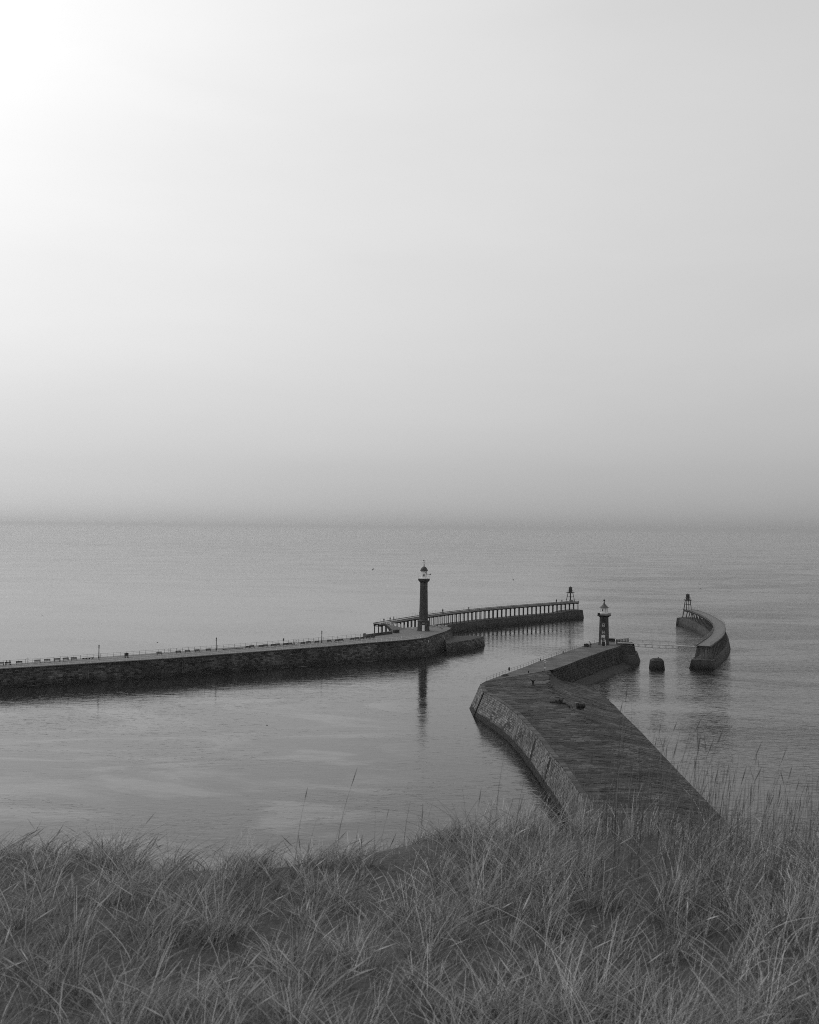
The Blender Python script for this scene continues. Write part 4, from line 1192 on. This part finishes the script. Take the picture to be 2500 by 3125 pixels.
a, c_ = V(PT['GATE'][0]) + Vector((0, 1.5, -.4)), V(PT['GATE'][1]) + Vector((0, 1.5, 0))
root = empty('fence_panel', a, 'dark lattice fence panel at the left end of the footbridge', 'fence')
dv = c_ - a
for f in (.12, .42, .72, 1.0):
    b = MB(); b.bar(Vector((0, 0, 1.15 * f)), dv + Vector((0, 0, 1.15 * f)), .06, .14); b.build('rail', M['iron'], root)
for k in range(9):
    b = MB(); q = dv * (k / 8); b.bar(q, q + Vector((0, 0, 1.2)), .12, .12); b.build('post', M['iron'], root)
gp = V(PT['GATE'][0]) + Vector((-.45, .6, -.68))
b = MB(); b.box((0, 0, .7), (.28, .28, 1.4)); b.box((0, 0, 1.45), (.38, .38, .12), taper=.7); o = b.build('gate_post', M['white']); o.location = gp; tag(o, 'short white gate post at the bridge head left of the lattice fence', 'post')
p = PT['CHEST']
root = empty('stone_chest', (p[0], p[1], p[2] + .03), 'low dark stone chest on the pier edge left of the short lighthouse', 'chest', rz=.9)
b = MB(); b.box((0, 0, .4), (1.7, 1.0, .8)); b.build('body', M['e_arm'], root)
b = MB(); b.box((0, 0, .86), (1.85, 1.15, .12)); b.build('lid', M['e_arm'], root)

# ------------------------------------------------------------------ ironwork on the east pier
p = PT['CAPS']
root = empty('capstan', (p[0], p[1], deck_z(p[0], p[1]) + .06), 'dark iron capstan with a flared T-shaped head, middle of the right pier', 'capstan')
b = MB(); b.lathe([(.5, 0), (.5, .1), (.36, .18), (.3, .3)], 14); b.build('base', M['iron'], root)
b = MB(); b.lathe([(.3, .3), (.27, .6), (.29, .95), (.36, 1.05)], 14); b.build('barrel', M['iron'], root)
b = MB(); b.lathe([(.36, 1.05), (.48, 1.15), (.5, 1.28), (.3, 1.34)], 14); b.build('head', M['iron'], root)
for s_ in (-1, 1):
    b = MB(); b.tube([(s_ * .3, 0, 1.15), (s_ * .58, 0, 1.28), (s_ * .62, 0, 1.48)], [.1, .1, .07], 8); b.build('horn', M['iron'], root)
buoy_stand('lifebuoy_pole', PT['BPOLE'], 'tall dark post with white lifebuoy and plate on the right pier', 3.2, True)
sl = ['small dark iron bollard between the capstan and the lifebuoy post', 'small dark bollard at the railing behind the lifebuoy post', 'small dark bollard at the railing halfway to the short lighthouse']
for p, l in zip(PT['SBOLL'], sl):
    b = MB(); b.lathe([(.22, 0), (.22, .06), (.14, .12), (.12, .4), (.2, .48), (.2, .56), (.08, .62)], 12); o = b.build('mooring_bollard', M['iron']); o.location = (p[0], p[1], p[2] + .04); tag(o, l, 'bollard', 'small bollards on the right pier')
def oval_case(p, label, post):
    root = empty('lifebuoy_case', p, label, 'lifebuoy case', 'oval lifebuoy cases', -.1)
    b = MB(); b.tube([(0, 0, 0), (0, 0, post + .3)], .045, 6); b.build('post', M['iron'], root)
    bm = bmesh.new(); bmesh.ops.create_uvsphere(bm, u_segments=14, v_segments=10, radius=.5)
    for v in bm.verts: v.co = Vector((v.co.x * .5, v.co.y * .3, v.co.z * 1.1 + post + .42))
    me = bpy.data.meshes.new('case'); bm.to_mesh(me); bm.free(); me.materials.append(M['iron_grey'] if post < .6 else M['iron']); put('case', me, root)
oval_case(Vector(PT['OVAL']) + Vector((0, 0, .03)), 'dark oval lifebuoy case on the railing near the bend of the right pier', .65)
for p, l in zip(PT['XBUOY'][:2], ('dark oval lifebuoy case halfway along the left pier extension', 'dark oval lifebuoy case near the far beacon on the left extension')):
    oval_case(Vector((p[0], p[1], 8.24)), l, .5)
p = PT['STEP']
b = MB(); b.box((0, 0, .12), (2.6, 1.2, .24)); b.box((.2, .1, .32), (1.8, .7, .16)); o = b.build('stone_step', M['e_arm']); o.location = (p[0] + .9, p[1] - .3, p[2] + .035); o.rotation_euler = (0, 0, 1.1); tag(o, 'low dark stone step beside the railing gap at the bend of the right pier', 'step')
# derelict winch frame
a, c_ = V(PT['WINCHA'][0]), V(PT['WINCHA'][1]); mid = (a + c_) / 2
mid.z = deck_z(mid.x, mid.y)
root = empty('winch_frame', mid + Vector((0, 0, .06)), 'long flat derelict winch frame with a drum, left of the boiler-like winch', 'winch', rz=math.atan2((c_ - a).y, (c_ - a).x) + .35)
for s_ in (-1, 1):
    b = MB(); b.box((0, .4 * s_, .18), (3.5, .2, .32)); b.build('side_beam', M['iron'], root)
for x in (-1.6, -.3, 1.5):
    b = MB(); b.box((x, 0, .2), (.2, .9, .3)); b.build('cross_bar', M['iron'], root)
b = MB(); b.tube([(.75, -.35, .6), (.75, .35, .6)], .42, 14); b.build('drum', M['iron'], root)
b = MB(); b.tube([(-.35, -.2, .5), (-.35, .2, .5)], .24, 10); b.build('pulley', M['iron'], root)
b = MB(); b.bar((.75, .45, .3), (1.1, .5, 1.05), .12, .12); b.build('lever', M['iron'], root)
p = PT['WINCHB']; p = (p[0], p[1], deck_z(p[0], p[1]) + .05)
root = empty('drum_winch', (p[0] - .4, p[1], p[2] - .02), 'derelict winch with round grey flywheel and dark horizontal drum on the right pier', 'winch', rz=.12)
b = MB(); b.box((.1, 0, .1), (3.0, 1.3, .2)); b.build('base', M['iron_grey'], root)
b = MB(); b.tube([(.4, 0, .78), (2.0, 0, .72)], [.5, .46], 16); b.build('drum', M['iron'], root)
b = MB(); b.tube([(.0, 0, .72), (.28, 0, .72)], .58, 20); fo = b.build('flywheel', M['iron_grey'], root)
b = MB(); b.tube([(-.1, 0, .72), (.0, 0, .72)], .26, 14); b.build('hub', M['rail_grey'], fo)
b = MB(); b.box((.15, 0, 1.32), (.75, .7, .16)); b.build('cap_plate', M['rail_grey'], root)
b = MB(); b.box((1.2, .55, .5), (1.4, .14, .8)); b.build('side_frame', M['iron'], root)
b = MB(); b.lathe([(.16, 0), (.16, .5), (.2, .55), (.2, .62)], 10); o = b.build('iron_post', M['iron']); o.location = (p[0] - 2.0, p[1] - .6, deck_z(p[0] - 2.0, p[1] - .6) + .04); tag(o, 'short stubby iron post just left of the derelict drum winch', 'post')

# ------------------------------------------------------------------ people: one continuous skinned body each
def person_mesh(pose, coat):
    J = {}
    if pose == 'stand':
        J = dict(pel=(0, 0, .93), wst=(0, .01, 1.08), chs=(0, .01, 1.30), nck=(0, .0, 1.47), hd0=(0, -.01, 1.56), hd1=(0, -.02, 1.72),
                 hipL=(-.10, 0, .88), kneL=(-.11, -.02, .48), ankL=(-.11, .02, .08), toeL=(-.12, -.17, .03),
                 hipR=(.10, 0, .88), kneR=(.11, -.03, .48), ankR=(.12, .01, .08), toeR=(.13, -.18, .03),
                 shoL=(-.19, .01, 1.40), elbL=(-.25, .03, 1.12), wriL=(-.23, -.05, .88), shoR=(.19, .01, 1.40), elbR=(.25, .03, 1.12), wriR=(.22, -.06, .88))
    elif pose == 'walk':
        J = dict(pel=(0, 0, .92), wst=(0, -.01, 1.07), chs=(0, -.03, 1.30), nck=(0, -.05, 1.46), hd0=(0, -.06, 1.55), hd1=(0, -.08, 1.71),
                 hipL=(-.10, 0, .87), kneL=(-.10, -.20, .50), ankL=(-.10, -.28, .09), toeL=(-.10, -.46, .05),
                 hipR=(.10, 0, .87), kneR=(.10, .06, .47), ankR=(.10, .32, .14), toeR=(.10, .20, .03),
                 shoL=(-.19, -.02, 1.39), elbL=(-.24, .12, 1.13), wriL=(-.22, .12, .88), shoR=(.19, -.02, 1.39), elbR=(.24, -.08, 1.12), wriR=(.20, -.28, .98))
    else:
        J = dict(pel=(0, .05, .52), wst=(0, .08, .67), chs=(0, .10, .90), nck=(0, .08, 1.07), hd0=(0, .05, 1.16), hd1=(0, .03, 1.32),
                 hipL=(-.10, .03, .52), kneL=(-.12, -.40, .52), ankL=(-.12, -.42, .10), toeL=(-.13, -.60, .04),
                 hipR=(.10, .03, .52), kneR=(.12, -.40, .52), ankR=(.12, -.36, .10), toeR=(.13, -.54, .04),
                 shoL=(-.19, .10, 1.0), elbL=(-.24, .02, .74), wriL=(-.12, -.22, .62), shoR=(.19, .10, 1.0), elbR=(.24, .02, .74), wriR=(.12, -.22, .62))
    E = [('pel', 'wst'), ('wst', 'chs'), ('chs', 'nck'), ('nck', 'hd0'), ('hd0', 'hd1')]
    rad = dict(pel=.16, wst=.15, chs=.18, nck=.062, hd0=.09, hd1=.095)
    for s_ in 'LR':
        E += [('pel', 'hip' + s_), ('hip' + s_, 'kne' + s_), ('kne' + s_, 'ank' + s_), ('ank' + s_, 'toe' + s_), ('chs', 'sho' + s_), ('sho' + s_, 'elb' + s_), ('elb' + s_, 'wri' + s_)]
        rad.update({'hip' + s_: .1, 'kne' + s_: .065, 'ank' + s_: .045, 'toe' + s_: .04, 'sho' + s_: .075, 'elb' + s_: .05, 'wri' + s_: .032})
        w = Vector(J['wri' + s_]); e = Vector(J['elb' + s_]); dn = (w - e).normalized()
        sx_ = -1 if s_ == 'L' else 1
        J['plm' + s_] = tuple(w + dn * .07); rad['plm' + s_] = .036; E.append(('wri' + s_, 'plm' + s_))
        fw = Vector((0, -1, 0)) if abs(dn.y) < .7 else Vector((0, 0, 1))
        for k, (o_, ln) in enumerate(((.03, .06), (.01, .075), (-.01, .07), (-.028, .055))):
            a = w + dn * .09 + fw * o_
            J['f%d%s' % (k, s_)] = tuple(a + dn * ln * .5); J['g%d%s' % (k, s_)] = tuple(a + dn * ln + Vector((-sx_ * .02, 0, 0)))
            rad['f%d%s' % (k, s_)] = .01; rad['g%d%s' % (k, s_)] = .008
            E += [('plm' + s_, 'f%d%s' % (k, s_)), ('f%d%s' % (k, s_), 'g%d%s' % (k, s_))]
        J['th' + s_] = tuple(w + dn * .06 + fw * .055); rad['th' + s_] = .011; E.append(('plm' + s_, 'th' + s_))
    names = list(J)
    me = bpy.data.meshes.new('skeleton'); me.from_pydata([J[k] for k in names], [(names.index(a), names.index(b_)) for a, b_ in E], [])
    o = bpy.data.objects.new('skeleton', me); COL.objects.link(o)
    o.modifiers.new('s', 'SKIN')
    sv = me.skin_vertices[0].data
    for i, k in enumerate(names):
        sv[i].radius = (rad[k], rad[k] * (.75 if k in ('pel', 'wst', 'chs') else 1)); sv[i].use_root = (k == 'pel')
    sb = o.modifiers.new('u', 'SUBSURF'); sb.levels = 1; sb.render_levels = 1
    dg = bpy.context.evaluated_depsgraph_get(); dg.update()
    res = bpy.data.meshes.new_from_object(o.evaluated_get(dg))
    bpy.data.objects.remove(o); bpy.data.meshes.remove(me)
    res.materials.clear()
    for m in (M[coat], M['trouser'], M['skin']): res.materials.append(m)
    zh = J['nck'][2] + .02; zp = J['pel'][2] - .02
    for p_ in res.polygons:
        c = p_.center
        mi = 2 if c.z > zh else 0
        if pose == 'sit':
            if c.y < -.05 and mi == 0 and (abs(c.x) > .05 and c.z < .6): mi = 1
            if c.z < .5: mi = 1
        elif c.z < zp - .1 and abs(c.x) < .19: mi = 1
        for s_ in 'LR':
            if (Vector(J['plm' + s_]) - c).length < .12 and (c - Vector(J['wri' + s_])).length > .02: mi = 2
        p_.material_index = mi; p_.use_smooth = True
    return res, J
PM = {}
def person(loc_, pose, coat, rz, label, scale=1.0, group=None):
    key = (pose, coat)
    if key not in PM: PM[key] = person_mesh(pose, coat)
    me, J = PM[key]
    root = empty('person', loc_, label, 'person', group, rz)
    root.scale = (scale,) * 3
    put('body', me, root)
    h = Vector(J['hd1'])
    bm = bmesh.new(); bmesh.ops.create_icosphere(bm, subdivisions=2, radius=.115)
    for v in bm.verts:
        if v.co.y < -.05 and v.co.z < .03: v.co.y = -.05
        v.co.z = max(v.co.z, -.07)
    m2 = bpy.data.meshes.new('hair'); bm.to_mesh(m2); bm.free(); m2.materials.append(M['hair'])
    put('hair', m2, root, Matrix.Translation(h + Vector((0, .025, .02))))
    fm = MB(); hc = (Vector(J['hd0']) + h) / 2 + Vector((0, -.09, 0))
    fm.box(hc + Vector((0, -.012, -.005)), (.025, .04, .045)); fm.build('nose', M['skin'], root)
    for s_ in (-1, 1):
        e_ = MB(); e_.box(hc + Vector((s_ * .035, -.004, .025)), (.022, .015, .012)); e_.build('eye', M['hair'], root)
        e_ = MB(); e_.box(hc + Vector((s_ * .098, .09, .0)), (.02, .04, .06)); e_.build('ear', M['skin'], root)
    e_ = MB(); e_.box(hc + Vector((0, -.006, -.05)), (.05, .012, .012)); e_.build('mouth', M['cloth1'], root)
    return root
wpl = PT['WPEOPLE']
tt = wfp.tan(wfp.nearest(wpl['sitA'])); brz = math.atan2(tt.y, tt.x)
bpos = Vector(bl[1]); bx = Vector((math.cos(brz), math.sin(brz), 0)); by_ = Vector((-math.sin(brz), math.cos(brz), 0))
for s_, coat, l in ((-.42, 'cloth0', 'person in a dark coat sitting on the bench at the far left'), (.42, 'cloth1', 'person in a grey jacket sitting beside the dark-coated one, far left')):
    person(bpos + bx * s_ + by_ * .06 + Vector((0, 0, .035)), 'sit', coat, brz, l, 1.02)
person(Vector(wpl['walk']) + Vector((0, -.4, .02)), 'walk', 'cloth0', -.9, 'person in a dark coat walking in front of the benches on the long pier')
xp = PT['XPEOPLE']
zx = Vector((0, 0, 8.225))
def on_x(p, off=0.0):
    d_ = XW.nearest(p); q = XW.at(d_); t_ = XW.tan(d_); return Vector((q.x, q.y, 0)) + Vector((t_.y, -t_.x, 0)) * off + zx
person(on_x(xp[0], .6), 'stand', 'cloth0', .3, 'leftmost person on the raised end of the left extension, standing alone')
person(on_x(xp[1], .4), 'stand', 'cloth0', -.4, 'second person from the left at the top of the white-railed ramp')
person(on_x(xp[2], .8), 'walk', 'cloth1', 1.0, 'person in a grey jacket walking right of the pair at the ramp top', 1.03)
q = ra.lerp(rt, .62); person(q + Vector((0, 0, .06)), 'walk', 'cloth0', -2.3, 'person in dark clothes coming down the white-railed ramp')
person(on_x(xp[4], .5), 'walk', 'cloth0', 2.6, 'left one of two people walking close together behind the tall lighthouse', 1.0)
person(on_x(xp[5], -.3), 'walk', 'cloth0', 2.5, 'right one of two people walking close together behind the tall lighthouse', 1.04)
person(on_x(xp[6], .5), 'stand', 'cloth0', 2.4, 'left one of two people standing far out near the left beacon')
person(on_x(xp[7], -.4), 'stand', 'cloth1', 2.2, 'right one of two people standing far out near the left beacon')
epp = PT['EPEOPLE']
person(Vector(epp[0]) + Vector((0, 0, .035)), 'stand', 'cloth0', .4, 'person in dark clothes standing by the stone chest on the right pier', 1.04)
person(Vector(epp[1]) + Vector((-.2, -1.2, .035)), 'stand', 'cloth2', 2.0, 'person in a white jacket standing by the stone chest on the right pier')
stp = le.matrix_world
lew = Matrix.Translation(le.location) @ Matrix.Rotation(-.16, 4, 'Z')
person(lew @ Vector((-.5, -rr - .35 - .34, .885)), 'stand', 'cloth0', -.1, 'person in dark clothes on the upper steps of the short lighthouse')
person(lew @ Vector((.0, -rr - .35, 1.055)), 'stand', 'cloth1', .5, 'person in a grey jacket at the door of the short lighthouse', .97)
person(Vector((epp[3][0] - .6, epp[3][1] - 4.6, 6.44)), 'stand', 'cloth0', -.6, 'person in dark clothes standing by the white gate post at the bridge', .9)

# ------------------------------------------------------------------ gulls
def gull(loc_, rz, bank, label, swim=False):
    root = empty('gull', loc_, label, 'gull', 'gulls over the harbour' if not swim else None, rz)
    root.rotation_euler = (0, bank, rz); root.scale = (.62,) * 3
    b = MB(); b.lathe([(.01, -.34), (.05, -.26), (.11, -.1), (.12, .05), (.085, .17), (.075, .24), (.055, .30), (.015, .36)], 10)
    b.v = [(v[0], -v[2], v[1]) for v in b.v]
    b.build('body', M['gull'], root, True)
    b = MB(); b.lathe([(.018, 0), (.005, .09)], 6); b.v = [(v[0], -v[2] - .34, v[1] - .01) for v in b.v]; b.build('beak', M['cloth1'], root)
    b = MB(); b.add([(-.03, .3, 0), (.03, .3, 0), (.1, .5, 0), (-.1, .5, 0), (-.03, .3, .02), (.03, .3, .02), (.1, .5, .015), (-.1, .5, .015)], [(3, 2, 1, 0), (4, 5, 6, 7), (0, 1, 5, 4), (1, 2, 6, 5), (2, 3, 7, 6), (3, 0, 4, 7)]); b.build('tail', M['gull'], root)
    for s_ in (-1, 1):
        b = MB()
        if swim: pts = [(.09, -.12, .06), (.12, .1, .07), (.05, .36, .06)]; wd = [.1, .11, .02]
        else: pts = [(.05, -.04, .05), (.34, -.10, .22), (.68, .06, .14)]; wd = [.14, .13, .03]
        lo_ = []
        for (x, y, z), w in zip(pts, wd):
            lo_ += [(s_ * x, y - w, z), (s_ * x, y + w, z), (s_ * x, y + w, z + .025), (s_ * x, y - w, z + .025)]
        fs = [(0, 1, 2, 3), (8, 9, 10, 11)]
        for i in range(2):
            for j in range(4): fs.append((i * 4 + j, i * 4 + (j + 1) % 4, (i + 1) * 4 + (j + 1) % 4, (i + 1) * 4 + j))
        b.add(lo_, fs); b.build('wing', M['gull'], root)
    return root
gull((-82, 255, 24.2), .5, .7, 'gull flying low over the sea above the left end of the pier')
gull((-66, 300, 13.8), 1.2, .2, 'gull flying just above the pier right of the dark cabinet')
gull((-8.2, 260, 35.2), 2.0, 1.0, 'gull in flight left of the top of the tall lighthouse')
gull((26.6, 290, 31.8), .9, .9, 'gull in flight between the tall lighthouse and the left beacon')
gull((74, 290, 31.2), 2.4, -.7, 'higher gull of the two flying at the upper right over the sea')
gull((79.5, 310, 29.0), 2.0, .5, 'lower gull of the two flying at the upper right over the sea')
gull((-31.5, 256.5, .06), 1.2, 0, 'dark bird floating alone on the calm harbour water', True)

# ------------------------------------------------------------------ grass on the cliff edge
gr = random.Random(11)
def blade(b, x, y, h, w, lean, ang, head=False):
    z0 = cliff_z(x, y) - .02
    n = 4 if h < .25 else 6
    pts = []
    for i in range(n + 1):
        f = i / n
        off = lean * h * (f ** 1.8)
        pts.append(Vector((x + math.cos(ang) * off, y + math.sin(ang) * off, z0 + h * f * (1 - .12 * lean * f))))
    rs = [w * (1 - .75 * i / n) for i in range(n + 1)]
    b.tube(pts, rs, 3, cap=False)
    if head:
        tip = pts[-1]; d = (pts[-1] - pts[-2]).normalized()
        L_ = gr.uniform(.05, .12)
        b.tube([tip - d * .01, tip + d * L_ * .35, tip + d * L_], [w * .5, w * 1.35, w * .3], 4, cap=False)
b = MB()
# tussocks of dry grass leaning with the sea wind, thinner cover between them
for _ in range(620):
    y = 2.4 + 6.4 * gr.random() ** .8; hw_ = y * .42 + .4
    cx = gr.uniform(-hw_, hw_); size = gr.uniform(.5, 1.5)
    for k in range(int(26 + 22 * size)):
        a_ = gr.uniform(0, 6.28); rr_ = abs(gr.gauss(0, .07)) * size
        out_a = a_ if gr.random() < .6 else gr.gauss(.2, .6)
        blade(b, cx + math.cos(a_) * rr_, y + math.sin(a_) * rr_, gr.uniform(.07, .24) * size * (1.05 if cx > .3 else .8), gr.uniform(.0012, .0030), gr.uniform(.25, 1.25), out_a, gr.random() < .04)
for _ in range(13000):
    y = gr.uniform(2.4, 8.6); hw_ = y * .42 + .4
    blade(b, gr.uniform(-hw_, hw_), y, gr.uniform(.03, .12), gr.uniform(.0010, .0022), gr.uniform(.2, 1.3), gr.gauss(.3, 1.2))
tag(b.build('turf_grass', M['turf']), 'short dry grass covering the cliff edge', 'grass', kind='stuff')
b = MB()
# tall stalks: thick to the right of the viewpoint, a few elsewhere
n_ = 0
while n_ < 560:
    y = gr.uniform(5.2, 8.2); x = gr.uniform(-.75, 3.0)
    if x > y * .38 + .1: continue
    dens = .05 if x < .5 else (.35 if x < 1.15 else 1.0)
    if gr.random() > dens: continue
    n_ += 1
    cl = .12 + .88 * max(0, min(1, .5 + .5 * math.sin(x * 5.2) * math.cos(x * 8.1 + 1)))
    h = gr.uniform(.22, .42) + cl * gr.random() ** .8 * (.18 if x < .5 else (.32 if x < 1.15 else .62))
    blade(b, x, y, h, gr.uniform(.0014, .0027), gr.uniform(.02, .28), gr.gauss(.1, .9), gr.random() < .25)
tag(b.build('tall_grass', M['grass']), 'thin dry grass stalks rising along the bottom right of the view', 'grass', kind='stuff')

# ------------------------------------------------------------------ sea mist
hz = bpy.data.materials.new('sea_mist'); hz.use_nodes = True
ht = hz.node_tree; ht.nodes.clear()
pv = ht.nodes.new('ShaderNodeVolumePrincipled'); pv.inputs['Density'].default_value = 0.00007; pv.inputs['Color'].default_value = (.76, .76, .76, 1); pv.inputs['Anisotropy'].default_value = 0.72
ho = ht.nodes.new('ShaderNodeOutputMaterial'); ht.links.new(pv.outputs[0], ho.inputs['Volume'])
b = MB(); b.box((0, 77000, 29.5), (310000, 155800, 63)); o = b.build('haze', hz); tag(o, 'thin even sea mist over the whole harbour', 'haze', kind='stuff')
